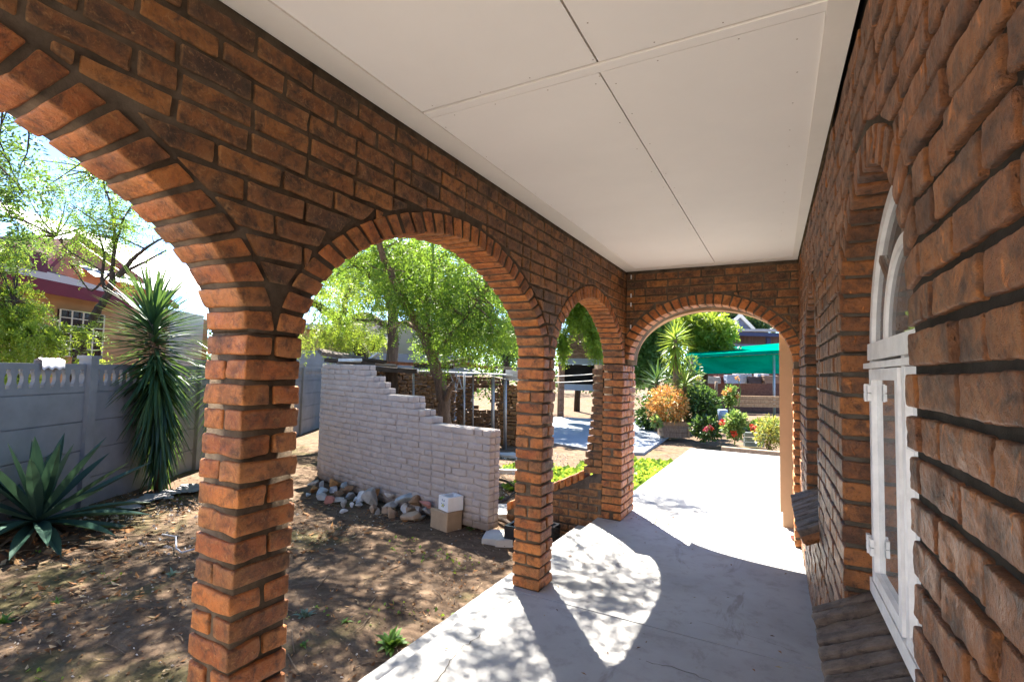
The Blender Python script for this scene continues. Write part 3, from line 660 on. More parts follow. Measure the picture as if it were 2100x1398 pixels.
# ------------------------------------------------------------------ rubble at its foot
def rockmesh(r, seed, flat=.6, ang=.35):
    rr = np.random.default_rng(seed); n = 90; i = np.arange(n)+.5; ph = np.arccos(1-2*i/n); th = math.pi*(1+5**.5)*i
    P = np.stack([np.cos(th)*np.sin(ph), np.sin(th)*np.sin(ph), np.cos(ph)], 1)
    for _ in range(13):                                             # chop flat facets
        d = nrm(rr.normal(size=3)); lim = rr.uniform(.30, .66); ex = np.clip(P@d-lim, 0, None); P = P-ex[:, None]*d*.95
    return P*np.array([1, rr.uniform(.55, .85), flat])*r
import bmesh
def hull_obj(name, P, mat, loc, rot):
    bm = bmesh.new(); [bm.verts.new(p) for p in P]; r = bmesh.ops.convex_hull(bm, input=bm.verts); 
    bmesh.ops.delete(bm, geom=[e for e in bm.verts if not e.link_faces], context='VERTS')
    bmesh.ops.bevel(bm, geom=list(bm.edges), offset=.006, segments=1, affect='EDGES', clamp_overlap=True)
    me = bpy.data.meshes.new(name); bm.to_mesh(me); bm.free(); me.materials.append(mat)
    o = bpy.data.objects.new(name, me); COL.objects.link(o); o.location = loc; o.rotation_euler = rot; return o
def m_stone(name, col): return m_plain(name, col, .85, .2, .3, 9, .5, 45)
ST = {'grey': m_stone('grey_stone', (.36, .345, .32)), 'white': m_stone('white_stone', (.60, .60, .60)), 'ochre': m_stone('ochre_stone', (.36, .20, .085)), 'pink': m_stone('pink_stone', (.42, .20, .17)), 'tan': m_stone('tan_stone', (.42, .31, .22)),
      'blue grey': m_stone('blue_grey_stone', (.36, .41, .44)), 'brown': m_stone('brown_stone', (.28, .18, .11))}
RK = [  # zoomed photo x, y, half width, colour, flatness, tilt, label
 (60, 265, 26, 'blue grey', .5, .2, 'small blue grey stone at the far tip of the rubble heap'), (120, 150, 50, 'grey', .35, .4, 'flat grey slab lying on top at the far end of the rubble heap'),
 (130, 215, 48, 'ochre', .4, -.7, 'ochre stick shaped stone leaning at the far end of the rubble heap'), (200, 160, 45, 'grey', .3, 1.2, 'thin grey slab standing upright near the far end of the rubble'),
 (215, 235, 52, 'blue grey', .8, .2, 'rounded blue grey stone beside the white oval one'), (205, 290, 66, 'grey', .4, .1, 'wide lilac grey flat stone at the foot of the rubble heap'),
 (310, 215, 42, 'white', 1.1, .3, 'white oval stone standing among the far stones of the rubble'), (320, 150, 60, 'ochre', .6, -.4, 'bright ochre stone against the curved wall'),
 (280, 330, 46, 'pink', .9, .5, 'dusky pink stone at the front foot of the rubble heap'), (365, 265, 40, 'brown', .8, 0, 'dark brown stone behind the pink one'),
 (375, 320, 48, 'grey', .4, .3, 'grey flat stone just in front of the dark brown one'), (420, 180, 42, 'blue grey', .7, .2, 'blue grey stone touching the curved wall'),
 (480, 205, 42, 'brown', .7, .5, 'reddish brown stone touching the curved wall'), (400, 225, 38, 'tan', .4, 1.0, 'small tan slab tipped up between brown stones'),
 (490, 270, 56, 'grey', .7, .1, 'plain grey stone in the middle of the rubble heap'), (425, 360, 44, 'grey', .5, .3, 'low grey stone on the soil edge in front'),
 (420, 430, 28, 'white', .9, .1, 'small white stone lying alone on the soil before the heap'), (560, 310, 44, 'white', .4, .2, 'bluish white flat stone under the bright white slab'),
 (600, 270, 58, 'white', .35, -.7, 'bright white slab leaning up in the middle of the rubble'), (505, 370, 30, 'white', .6, 1.2, 'narrow white stone standing at the front edge'),
 (580, 375, 32, 'grey', .6, .3, 'little grey stone beside the big striped boulder'), (740, 245, 76, 'ochre', .55, .1, 'long ochre stone behind the big striped boulder'),
 (720, 330, 112, 'grey', .75, -.25, 'largest grey boulder with a slanted top'), (720, 415, 56, 'tan', .75, .1, 'pinkish tan stone under the largest boulder'),
 (775, 450, 28, 'grey', 1.0, 0, 'narrow grey stone wedged below the largest boulder'), (840, 430, 44, 'tan', .9, .2, 'tan stone next to the pale rounded one'),
 (915, 375, 74, 'grey', .7, .15, 'blocky grey brown stone with white flecks'), (925, 470, 58, 'tan', 1.0, .1, 'pale cream rounded stone at the very front'),
 (900, 280, 44, 'white', .6, .2, 'white crumbled stone against the curved wall'), (1030, 310, 66, 'blue grey', .5, .1, 'slate coloured stone against the curved wall'),
 (1050, 430, 46, 'white', .35, 1.1, 'pale slab tipped on edge before the brick shards'), (1100, 420, 42, 'tan', .8, .2, 'tan stone behind the tipped pale slab'),
 (1155, 345, 62, 'brown', .6, .0, 'broken brown brick shard with a hole'), (1140, 480, 96, 'tan', .3, -.2, 'long flat tan slab lying in front of the solid block'),
 (1190, 415, 42, 'grey', .6, .2, 'grey lump under the broken brick shard'), (1280, 370, 52, 'pink', .6, .3, 'reddish broken stone behind the white block'),
 (1275, 425, 56, 'grey', .5, .1, 'grey stone tucked behind the solid tan block'), (1200, 510, 52, 'grey', .5, .2, 'crumbly grey stone beside the solid tan block')]
for i, (x, y, hw, colr, fl, tilt, lab) in enumerate(RK):
    px, py = 620+.2*x, 960+.2*y; r = hw*.2*float(np.dot(G(px, py)-c_o, c_f))/FPX*1.75
    dep = float(np.dot(G(px, py+hw*.2*.5, GZ)-c_o, c_f))
    for t_ in np.arange(5.0, dep, .02):                             # stop at the wall: the heap leans on it
        q_ = D(px, py, t_)
        if np.linalg.norm(q_[:2]-cc)-Rr < r*.75: dep = t_; break
    p = D(px, py, dep)
    o = hull_obj('rock', rockmesh(r*(1.05 if hw < 100 else .8), 100+i, max(fl, .45)), ST[colr], p, (RNG.normal(0, .15), tilt, RNG.uniform(0, 6.28)))
    tag(o, lab, 'rock', 'stones heaped along the curved wall')
# ------------------------------------------------------------------ two building blocks
m_block = m_plain('tan_block', (.40, .29, .19), .9, .15, .15, 10, .4, 80); m_whiteb = m_plain('white_block_paint', (.78, .79, .80), .6, .3, .06, 9, .3, 60)
m_dab_y = m_plain('yellow_dab', (.62, .55, .08), .7); m_dab_b = m_plain('blue_dab', (.05, .12, .34), .7); m_dab_g = m_plain('green_dab', (.22, .36, .12), .7)
bp = G(916, 1092); ang = math.atan2(*(G(868, 1074)-bp)[:2][::-1]); ex = np.array([math.cos(ang), math.sin(ang), 0]); ey = np.array([-ex[1], ex[0], 0]); ey = ey if ey[1] > 0 else -ey
fr = (bp, ex, ey, np.array([0, 0, 1.0]))
def rbox(name, mats, lo, hi, fr, amp=.004):
    g = Geo(); lo = np.array(lo, float); hi = np.array(hi, float); A = np.array(fr[1:4])
    c4 = [fr[0]+np.array(q)@A for q in ((lo[0], lo[1], lo[2]), (hi[0], lo[1], lo[2]), (hi[0], lo[1], hi[2]), (lo[0], lo[1], hi[2]))]
    brick(g, c4, -fr[2] if True else 0, hi[1]-lo[1], T_FULL, 0, .012, (amp, amp*.4), 0); return g
g = rbox('b', None, (0, 0, -.03), (.31, .23, .215), fr); tag(g.build('building_block', [m_block], smooth=True), 'solid tan building block on the soil by the low end of the curved wall', 'block')
wb = thing('building_block', 'white painted hollow block with flower dabs set on the tan block', 'block', bp+ex*.10+np.array([0, 0, .22]))
fr2 = (bp+ex*.005+ey*.01+np.array([0, 0, .222]), nrm(ex+ey*.12), nrm(ey-ex*.12), np.array([0, 0, 1.0]))
g = Geo()
for lo, hi in (((0, 0, 0), (.20, .035, .16)), ((0, .175, 0), (.20, .21, .16)), ((0, .036, 0), (.04, .174, .158)), ((.16, .036, 0), (.20, .174, .158)), ((.041, .036, 0), (.159, .174, .06))): g.box(lo, hi, 0, fr2)
under(g.build('shell', [m_whiteb]), wb)
g = Geo()
for i, (x, z, r, mi) in enumerate(((.09, .055, .012, 0), (.115, .06, .011, 0), (.10, .075, .009, 2), (.125, .045, .009, 2), (.075, .07, .008, 1), (.135, .075, .007, 1), (.10, .045, .008, 1), (.08, .115, .010, 1), (.12, .12, .009, 1), (.105, .108, .006, 2))):
    th = np.arange(9)*2*math.pi/9; v = [fr2[0]+np.array([x+r*math.cos(t)*(.8+.4*RNG.random()), -.0022, z+r*math.sin(t)])@np.array(fr2[1:4]) for t in th]; g.add(v, [tuple(range(9))], mi)
under(g.build('painted_flowers', [m_dab_y, m_dab_b, m_dab_g]), wb)
# ------------------------------------------------------------------ precast concrete fence
m_pre = m_plain('grey_precast', (.25, .255, .26), .9, .15, .16, 3, .35, 120)
F0 = np.array([*G(330, 984)[:2], GZ]); Fe = nrm(np.array([-.52, .854, 0])); Fn = np.array([-Fe[1], Fe[0], 0]); Fn = Fn if Fn[0] < 0 else -Fn
def fence_run(name, label, P0, e, nn, posts, top=1.58, group=None, nrow=5, baluster=True):
    th = thing(name, label, 'fence', P0+e*posts[0]); A = (P0, e, nn, np.array([0, 0, 1.0])); H = top-GZ; ph = (H-.02)/ (nrow+.0)
    for s in posts:
        g = Geo(); g.box((s-.065, -.075, -.1), (s+.065, .075, H+.03), 0, A); g.box((s-.085, -.09, H+.03), (s+.085, .09, H+.075), 0, A); under(g.build('post', [m_pre]), th)
    for a, b in zip(posts[:-1], posts[1:]):
        for r in range(nrow):
            g = Geo(); z0, z1 = r*ph-.02*(r == 0), (r+1)*ph-.013; y0, y1 = -.022+RNG.normal(0, .003), .022
            if r < nrow-1 or not baluster: g.box((a+.06, y0, z0), (b-.06, y1, z1), 0, A); g.box((a+.06, -.006, z1+.0005), (b-.06, .012, (r+1)*ph-.0005), 0, A)
            else:                                                  # pierced top panel
                g.box((a+.06, y0, z0), (b-.06, y1, z0+.07), 0, A); g.box((a+.06, y0, z1-.07), (b-.06, y1, z1), 0, A)
                n = max(2, int((b-a-.12)/.135)); L = (b-a-.12)/n
                for i in range(n+1):
                    c = a+.06+i*L; hw_ = [.040, .048, .030, .026, .030, .048, .040]; zz = np.linspace(z0+.0695, z1-.0695, 7)
                    for q in range(6):
                        v = [(max(c-hw_[q], a+.058), y0, zz[q]), (min(c+hw_[q], b-.058), y0, zz[q]), (min(c+hw_[q+1], b-.058), y0, zz[q+1]), (max(c-hw_[q+1], a+.058), y0, zz[q+1])]; v = v+[(x, y1, z) for x, _, z in v]
                        v = A[0]+np.array(v)@np.array(A[1:4]); g.add(v, [(0, 1, 2, 3), (7, 6, 5, 4), (0, 4, 5, 1), (1, 5, 6, 2), (2, 6, 7, 3), (3, 7, 4, 0)])
            under(g.build('fence_panel', [m_pre]), th)
    return th
ray0 = ray(175, 850); s175 = np.linalg.solve(np.array([[Fe[0], -ray0[0]], [Fe[1], -ray0[1]]]), -F0[:2])[0]
ray1 = ray(403, 850); s403 = np.linalg.solve(np.array([[Fe[0], -ray1[0]], [Fe[1], -ray1[1]]]), -F0[:2])[0]
sp_ = s403-s175
fence_run('concrete_fence', 'grey precast concrete fence with pierced top panels behind the yucca', F0, Fe, Fn, [s175-2*sp_, s175-sp_, s175, s403]+[s403+sp_*i for i in range(1, 6)])
Bp = D(660, 760, 16.5); Bp[2] = GZ; Bq = D(1080, 760, 19.5); Bq[2] = GZ; Be = nrm(Bq-Bp); Bn = np.array([-Be[1], Be[0], 0])
fence_run('boundary_fence', 'pale plain concrete boundary fence standing behind the ruined shack', Bp, Be, Bn, [i*2.05-1 for i in range(4)], 2.12, nrow=5, baluster=False)
# ------------------------------------------------------------------ plants
def blade(g, base, d, L, W, droop=.3, n=5, fold=.25, m=0, prof=(.55, 1, .95, .7, .4, .03)):
    d = nrm(d); p = np.array(base, float); side = np.cross(d, [0, 0, 1.0]); side = nrm(side) if np.linalg.norm(side) > .05 else np.array([1.0, 0, 0])
    V = []; st = L/n
    for i in range(n+1):
        up = nrm(np.cross(side, d)); wv = W*np.interp(i/n, np.linspace(0, 1, len(prof)), prof)/2
        V += [p+side*wv+up*wv*fold, p-up*wv*fold*.4, p-side*wv+up*wv*fold]
        p = p+d*st; d = nrm(d+np.array([0, 0, -droop/n]))
    F = []
    for i in range(n): F += [(3*i, 3*i+1, 3*i+4, 3*i+3), (3*i+1, 3*i+2, 3*i+5, 3*i+4)]
    g.add(V, F, m)
def sprays(g, pos, dirs, L, k, ll, lw, spread=.9, jitter=.25, m=0):
    pos = np.asarray(pos); N = len(pos)
    if N == 0: return
    dirs = dirs/np.linalg.norm(dirs, axis=1, keepdims=True)
    Ls = L*RNG.uniform(.6, 1.25, (N, 1)); t = (np.arange(k)+1)/k; sgn = np.where(np.arange(k) % 2 == 0, 1, -1)
    rnd = RNG.normal(size=(N, 3)); side = np.cross(dirs, rnd); side /= np.linalg.norm(side, axis=1, keepdims=True)
    nr = np.cross(dirs, side)
    droop = np.zeros((N, k, 3)); droop[:, :, 2] = -(t**2)[None, :]*Ls*.35
    b = pos[:, None]+dirs[:, None]*(t[None, :, None]*Ls[:, None])+droop
    a = dirs[:, None]*.55+side[:, None]*sgn[None, :, None]*spread+RNG.normal(0, jitter, (N, k, 3)); a /= np.linalg.norm(a, axis=2, keepdims=True)
    nn = np.cross(a, nr[:, None]+RNG.normal(0, jitter, (N, k, 3))); nn /= np.linalg.norm(nn, axis=2, keepdims=True)
    l = ll*RNG.uniform(.7, 1.3, (N, k, 1)); w_ = lw*RNG.uniform(.7, 1.3, (N, k, 1))
    V = np.stack([b, b+a*l*.5+nn*w_/2, b+a*l, b+a*l*.5-nn*w_/2], 2).reshape(-1, 3)
    g.addarr(V, np.arange(len(V)).reshape(-1, 4), m)
def ball(N): v = RNG.normal(size=(N, 3)); v /= np.linalg.norm(v, axis=1, keepdims=True); return v*RNG.random((N, 1))**(1/2.2)
m_feather = m_leaf('feathery_leaf', [(.022, .060, .012), (.05, .12, .016), (.09, .18, .022), (.15, .23, .028), (.22, .25, .03)], (.30, .46, .045), .45)
m_feather_dark = m_leaf('dark_feathery_leaf', [(.022, .05, .014), (.04, .085, .018), (.07, .12, .02)], (.16, .26, .04), .4)
m_lime = m_leaf('lime_leaf', [(.06, .13, .018), (.12, .22, .022), (.22, .28, .03)], (.42, .52, .05), .48)
m_deep = m_leaf('deep_green_leaf', [(.015, .040, .014), (.03, .07, .02), (.05, .10, .02)], (.10, .18, .03), .3)
m_barkA = m_bark('dark_bark', (.028, .020, .016), (.085, .062, .050)); m_barkB = m_bark('reddish_bark', (.07, .043, .030), (.22, .145, .10))
def tree(name, label, cat, limbs, clumps, leaf, bark, sp=(.30, 14, .055, .020), group=None, twigs=True, per=26, droop=.25, seg=8):
    base = limbs[0][0][0]; t = thing(name, label, cat, base, group)
    g = Geo(); samples = []
    for pts, r in limbs:
        pts = np.array(pts, float); k = len(pts); tt = np.linspace(0, k-1, (k-1)*4+1); P = np.stack([np.interp(tt, np.arange(k), pts[:, j]) for j in range(3)], 1)
        if k > 2:
            for _ in range(2): P[1:-1] = .5*P[1:-1]+.25*(P[:-2]+P[2:])
        P[1:-1] += RNG.normal(0, .25, P[1:-1].shape)*np.mean(r)*.5
        R = np.interp(np.linspace(0, 1, len(P)), np.linspace(0, 1, len(r)), r); g.tube(P, R, seg); samples.append(P)
    SPt = np.concatenate([s[len(s)//3:] for s in samples]); pos = []; dr = []
    for c, rad, n in clumps:
        c = np.array(c, float); rad = np.broadcast_to(rad, (3,)); k = max(1, n//per)
        for cc_ in c+ball(k)*rad:
            if twigs:
                j = np.argmin(((SPt-cc_)**2).sum(1)); a = SPt[j]; mid = (a+cc_)/2+RNG.normal(0, .08, 3)*np.linalg.norm(cc_-a)
                q = np.linspace(0, 1, 6)[:, None]; P = (1-q)**2*a+2*q*(1-q)*mid+q**2*cc_; g.tube(P, np.linspace(.016, .004, 6), 4, cap=False)
            p = cc_+ball(per)*np.mean(rad)*.45; pos.append(p); d = (p-cc_)*2+RNG.normal(0, .25, p.shape); d[:, 2] -= droop; dr.append(d)
    under(g.build('trunk', [bark], smooth=True), t)
    if pos:
        g = Geo(); sprays(g, np.concatenate(pos), np.concatenate(dr), *sp); under(g.build('crown', [leaf]), t)
    return t
# the big reddish tree inside the ruined ring, and the two dark stems beside it
dB = 10.2
B = lambda x, y, d=dB: D(600+.322*x, 450+.322*y, d)
base_b = np.array([*G(925, 930)[:2], GZ-.05]); base_b = D(925, 905, dB); base_b[2] = GZ-.05
tree('acacia_tree', 'tall leafy tree with leaning reddish trunk rising inside the ruined shack', 'tree',
     [([base_b, B(985, 1340), B(960, 1150), B(930, 1010), B(900, 900), B(830, 720), B(760, 600), B(700, 500, 9.8), B(640, 380, 9.4), B(560, 200, 9.0), D(760, 420, 8.6)], [.15, .13, .125, .115, .105, .09, .075, .06, .045]),
      ([B(960, 1180), B(1000, 1080, 10.0), B(1022, 1040, 9.9)], [.07, .06, .05]),
      ([B(880, 850), B(865, 600, 10.6), B(870, 430, 10.8), B(885, 250, 11), D(890, 440, 11)], [.08, .07, .055, .04, .025]),
      ([B(870, 440, 10.8), B(900, 320, 10.4), B(990, 180, 10)], [.045, .035, .02]),
      ([B(900, 880), B(1000, 740, 9.8), B(1110, 620, 9.6), B(1200, 480, 9.4)], [.05, .035, .025, .015]),
      ([B(830, 720), B(700, 640, 10.6), B(620, 690, 11)], [.05, .04, .03]),
      ([D(760, 420, 8.6), D(700, 330, 7.8), D(560, 260, 7.0)], [.035, .025, .012])],
     [(B(1050, 560, 9.8), (1.1, 1.0, .8), 540), (B(1180, 760, 9.6), (.9, .8, .5), 440), (B(640, 250, 9.6), (1.2, 1.0, .8), 560), (B(900, 330, 10.4), (1.2, 1.0, .9), 480), (B(1150, 380, 9.8), (.9, .9, .7), 460), (B(760, 480, 9.8), (.9, .8, .6), 320), (B(1290, 640, 9.4), (.6, .6, .5), 210), (B(1000, 800, 10.4), (.8, .6, .3), 90),
      (D(700, 300, 8.0), (1.4, 1.3, .6), 300), (D(800, 250, 9), (1.6, 1.4, .7), 340), ((-6.3, 6.9, 5.1), (1.4, 1.1, .4), 700), ((-5.0, 7.4, 5.1), (1.1, 1.0, .4), 420), ((-3.4, 6.7, 5.0), (1.1, 1.0, .5), 480), ((-3.7, 5.3, 5.4), (1.0, .9, .4), 300), ((-3.7, 9.6, 5.2), (1.1, 1.1, .5), 300), ((-5.2, 5.0, 5.2), (1.4, 1.1, .5), 700), ((-6.6, 4.6, 5.0), (1.3, 1.1, .5), 700), ((-7.9, 5.6, 5.0), (1.3, 1.1, .5), 700)], m_feather, m_barkB, sp=(.28, 14, .060, .024), droop=.15)
tree('acacia_tree', 'dark stemmed tree bending away behind the high end of the curved wall', 'tree',
     [([D(770, 900, 13), B(465, 890, 13), B(400, 770, 13), B(320, 660, 13), B(230, 590, 12.8), B(120, 520, 12.6), D(590, 580, 12.4)], [.21, .19, .17, .15, .12, .09, .05]),
      ([B(340, 650, 13), B(470, 600, 12.8), B(620, 690, 12.6)], [.11, .09, .07]), ([B(320, 660, 13), B(330, 500, 12.6), B(420, 330, 12.2)], [.09, .06, .03])],
     [(B(180, 700, 12.4), (.9, .9, .38), 330), (B(300, 560, 12.2), (1.0, .9, .6), 300), (B(330, 760, 12.3), (.5, .5, .3), 110), (B(480, 700, 12), (.6, .5, .4), 140), (B(330, 420, 12), (1.1, .9, .6), 240), (D(560, 600, 12), (1.2, 1, .7), 260)], m_lime, m_barkA, droop=.6)
tree('acacia_tree', 'straight dark stemmed tree forking just above the ruined shack roof', 'tree',
     [([D(806, 900, 11.6), B(635, 930, 11.6), B(645, 700, 11.6), B(628, 560, 11.4), B(600, 430, 11.2), B(580, 250, 11), B(560, 60, 10.6), D(770, 380, 10)], [.15, .135, .12, .10, .085, .065, .04]),
      ([B(610, 450, 11.2), B(500, 350, 11), B(400, 280, 10.6), B(300, 200, 10)], [.09, .08, .065, .03]), ([B(645, 720, 11.6), B(560, 640, 11.4), B(400, 640, 11.2)], [.06, .05, .03])],
     [(B(460, 200, 10.6), (1.2, 1.0, .8), 340), (B(300, 420, 10.6), (.7, .7, .6), 150), (B(700, 130, 10.8), (1.3, 1.1, .8), 330), (D(660, 420, 10), (1.3, 1.1, .7), 300)], m_feather, m_barkA, droop=.45)
# the thin tree beyond the fence
A_ = lambda x, y, d=8.9: D(.219*x, 480+.219*y, d)
tree('garden_tree', 'thin dark tree leaning over the concrete fence with sparse feathery leaves', 'tree',
     [([D(140, 830, 9.0), A_(690, 1300), A_(780, 1000), A_(840, 860), A_(930, 680), A_(1010, 560), A_(1060, 420), A_(1050, 340)], [.085, .082, .078, .072, .065, .06, .052, .045]),
      ([A_(1010, 560), A_(950, 430), A_(960, 350), A_(985, 200), A_(940, 60), A_(900, -120)], [.035, .03, .026, .02, .014, .008]),
      ([A_(1100, 400), A_(1180, 300), A_(1280, 200), A_(1440, 80), A_(1600, 0)], [.045, .04, .03, .02, .01]),
      ([A_(1130, 380), A_(1250, 310), A_(1400, 240), A_(1560, 150)], [.03, .026, .02, .012]),
      ([A_(1050, 340), A_(1080, 100), A_(1060, -150), A_(1000, -400), A_(900, -600)], [.035, .03, .022, .014, .008]),
      ([A_(1080, 120), A_(1150, -150), A_(1300, -350)], [.022, .016, .008]), ([A_(960, 350), A_(800, 250), A_(640, 160), A_(520, 20)], [.02, .016, .012, .006]),
      ([A_(1040, 360), A_(850, 560), A_(760, 420), A_(640, 260)], [.022, .016, .012, .006]), ([A_(1000, 560), A_(1180, 500), A_(1300, 520)], [.018, .013, .007])],
     [(A_(760, -420), (.75, .7, .6), 200), (A_(1080, -430), (.8, .7, .55), 230), (A_(1000, -120), (.9, .8, .5), 260), (A_(900, 60), (.7, .6, .4), 120), (A_(640, -60), (.6, .6, .35), 70), (A_(1300, 0), (.7, .6, .45), 110), (A_(560, 60), (.4, .4, .25), 40), (A_(640, -620), (.6, .6, .5), 90),
      (A_(1250, 330), (.35, .3, .25), 30), (A_(720, 300), (.3, .3, .2), 26), (A_(260, -180), (.7, .7, .5), 80), (A_(150, 0), (.6, .6, .4), 60)], m_feather, m_barkA, sp=(.22, 12, .05, .018), per=13, droop=.15)
tree('leafy_shrub', 'lime green feathery shrub spilling over the low part of the fence', 'shrub',
     [([D(-60, 960, 8.4), D(-40, 840, 7.9), D(-10, 700, 7.6), D(30, 620, 7.5)], [.05, .04, .03, .01]), ([D(-40, 840, 7.9), D(40, 760, 7.4), D(90, 800, 7.2)], [.03, .02, .008]), ([D(-10, 700, 7.6), D(60, 690, 7.5)], [.02, .008])],
     [(D(20, 640, 7.6), (.42, .42, .36), 420), (D(50, 700, 7.5), (.44, .4, .32), 420), (D(-10, 760, 7.4), (.42, .4, .25), 220), (D(45, 790, 7.0), (.28, .24, .15), 130), (D(70, 830, 6.9), (.12, .1, .12), 24), (D(-10, 590, 7.6), (.4, .4, .3), 200), (D(10, 530, 7.7), (.25, .3, .25), 90), (D(110, 690, 7.9), (.22, .2, .2), 60), (D(190, 740, 8.2), (.22, .2, .2), 44), (D(190, 690, 8.3), (.2, .2, .18), 34)], m_lime, m_barkA, sp=(.21, 16, .050, .018), per=14, droop=.2)
tree('overhanging_tree', 'dark leafy tree whose boughs hang in beside the near arch', 'tree',
     [([np.array([-6.4, .2, GZ-.05]), np.array([-6.3, .3, 1.5]), np.array([-6.0, .6, 3.0]), np.array([-5.7, 1.2, 4.0]), np.array([-5.5, 2.0, 4.7])], [.16, .14, .12, .08, .05]),
      ([np.array([-6.0, .6, 3.0]), np.array([-5.4, 1.0, 3.6]), np.array([-5.0, 1.5, 3.9])], [.07, .05, .02]), ([np.array([-5.7, 1.2, 4.0]), np.array([-5.0, 2.4, 4.9]), np.array([-4.2, 3.2, 5.3])], [.06, .04, .02]), ([np.array([-5.5, 2.0, 4.7]), np.array([-6.2, 3.4, 5.2]), np.array([-6.6, 4.6, 5.4])], [.05, .04, .02])],
     [(D(-10, 330, 5.6), (.5, .5, .5), 180), (D(10, 440, 5.8), (.34, .34, .26), 75), (D(-60, 240, 5.6), (.7, .7, .5), 140), ((-5.2, 3.2, 5.2), (1.2, 1.0, .35), 560), ((-6.5, 3.6, 5.3), (1.2, 1.0, .35), 560), ((-4.3, 3.8, 5.5), (1.0, .9, .3), 380), ((-5.8, 2.4, 5.0), (1.0, .8, .3), 380), ((-3.4, 4.4, 5.7), (.9, .8, .25), 170), ((-7.4, 4.2, 5.2), (1.0, 1.0, .35), 400)], m_feather_dark, m_barkA, sp=(.22, 12, .06, .024), per=15)
# yuccas and agave
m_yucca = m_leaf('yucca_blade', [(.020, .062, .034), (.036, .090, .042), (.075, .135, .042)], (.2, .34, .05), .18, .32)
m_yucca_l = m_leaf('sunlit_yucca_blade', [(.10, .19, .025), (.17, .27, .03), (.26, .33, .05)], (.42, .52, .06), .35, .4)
m_agave = m_leaf('agave_blade', [(.022, .058, .042), (.038, .082, .060), (.058, .105, .075)], (.06, .12, .05), .08, .38)
m_drybark = m_bark('fibrous_bark', (.10, .065, .04), (.26, .18, .12), 30)
def yucca(name, label, base, top, h0, nb, L, W, mat, bend=(0, 0), group=None, skirt=1.0, up=.30, trunk_r=.07):
    t = thing(name, label, 'yucca', base, group); q = np.linspace(0, 1, 9)[:, None]; base = np.array(base); top = np.array(top)
    ctl = (base+top)/2+np.array([bend[0], bend[1], 0]); P = (1-q)**2*base+2*q*(1-q)*ctl+q*q*top
    g = Geo(); g.tube(P, np.linspace(trunk_r*1.25, trunk_r*.7, 9), 9); under(g.build('stem', [m_drybark], smooth=True), t)
    g = Geo()
    for i in range(nb):
        f = i/nb; s = h0+(1-h0)*f**.58; p = np.array([np.interp(s, q[:, 0], P[:, j]) for j in range(3)])
        el = np.interp(f, [0, .30, .48, .62, .82, 1], [-1.25*skirt, -1.0*skirt, -.6*skirt, -.1, .35, 1.3])+RNG.normal(0, .13); az = i*2.39996+RNG.normal(0, .2)
        d = np.array([math.cos(az)*math.cos(el), math.sin(az)*math.cos(el), math.sin(el)])
        blade(g, p+np.array([0, 0, up*.1*max(0, f-.8)]), d, L*RNG.uniform(.8, 1.12)*(1 if f > .1 else .8), W, .25 if el > -.3 else .5, 5)
    under(g.build('blades', [mat]), t); return t
yb = G(330, 1002); dy = float(np.dot(yb-c_o, c_f))
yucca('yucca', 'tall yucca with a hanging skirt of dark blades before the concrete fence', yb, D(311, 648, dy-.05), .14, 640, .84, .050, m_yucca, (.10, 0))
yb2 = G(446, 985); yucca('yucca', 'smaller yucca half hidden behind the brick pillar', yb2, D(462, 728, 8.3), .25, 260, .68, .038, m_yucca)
ag = G(75, 1094); t = thing('agave', 'large blue green agave rosette on the soil beside the fence', 'agave', ag); g = Geo()
for i in range(40):
    f = i/40; el = np.interp(f, [0, .3, .6, 1], [-.12, .18, .62, 1.35])+RNG.normal(0, .07); az = i*2.39996+RNG.normal(0, .12)
    d = np.array([math.cos(az)*math.cos(el), math.sin(az)*math.cos(el), math.sin(el)])
    blade(g, ag+np.array([0, 0, .10+.05*f])+d*.03, d, np.interp(f, [0, .5, 1], [.98, 1.08, .84])*RNG.uniform(.9, 1.08), .125, .34 if el < .4 else .05, 7, .5, 0, (.55, .75, .95, 1, .9, .55, .02))
under(g.build('blades', [m_agave]), t); g = Geo()
for i in range(26):
    az = RNG.uniform(0, 6.28); blade(g, ag+np.array([0, 0, .10]), (math.cos(az), math.sin(az), -.25), RNG.uniform(.3, .6), .07, .4, 5, .3, 0)
under(g.build('dead_blades', [m_plain('withered_blade', (.10, .075, .05), .9)]), t)
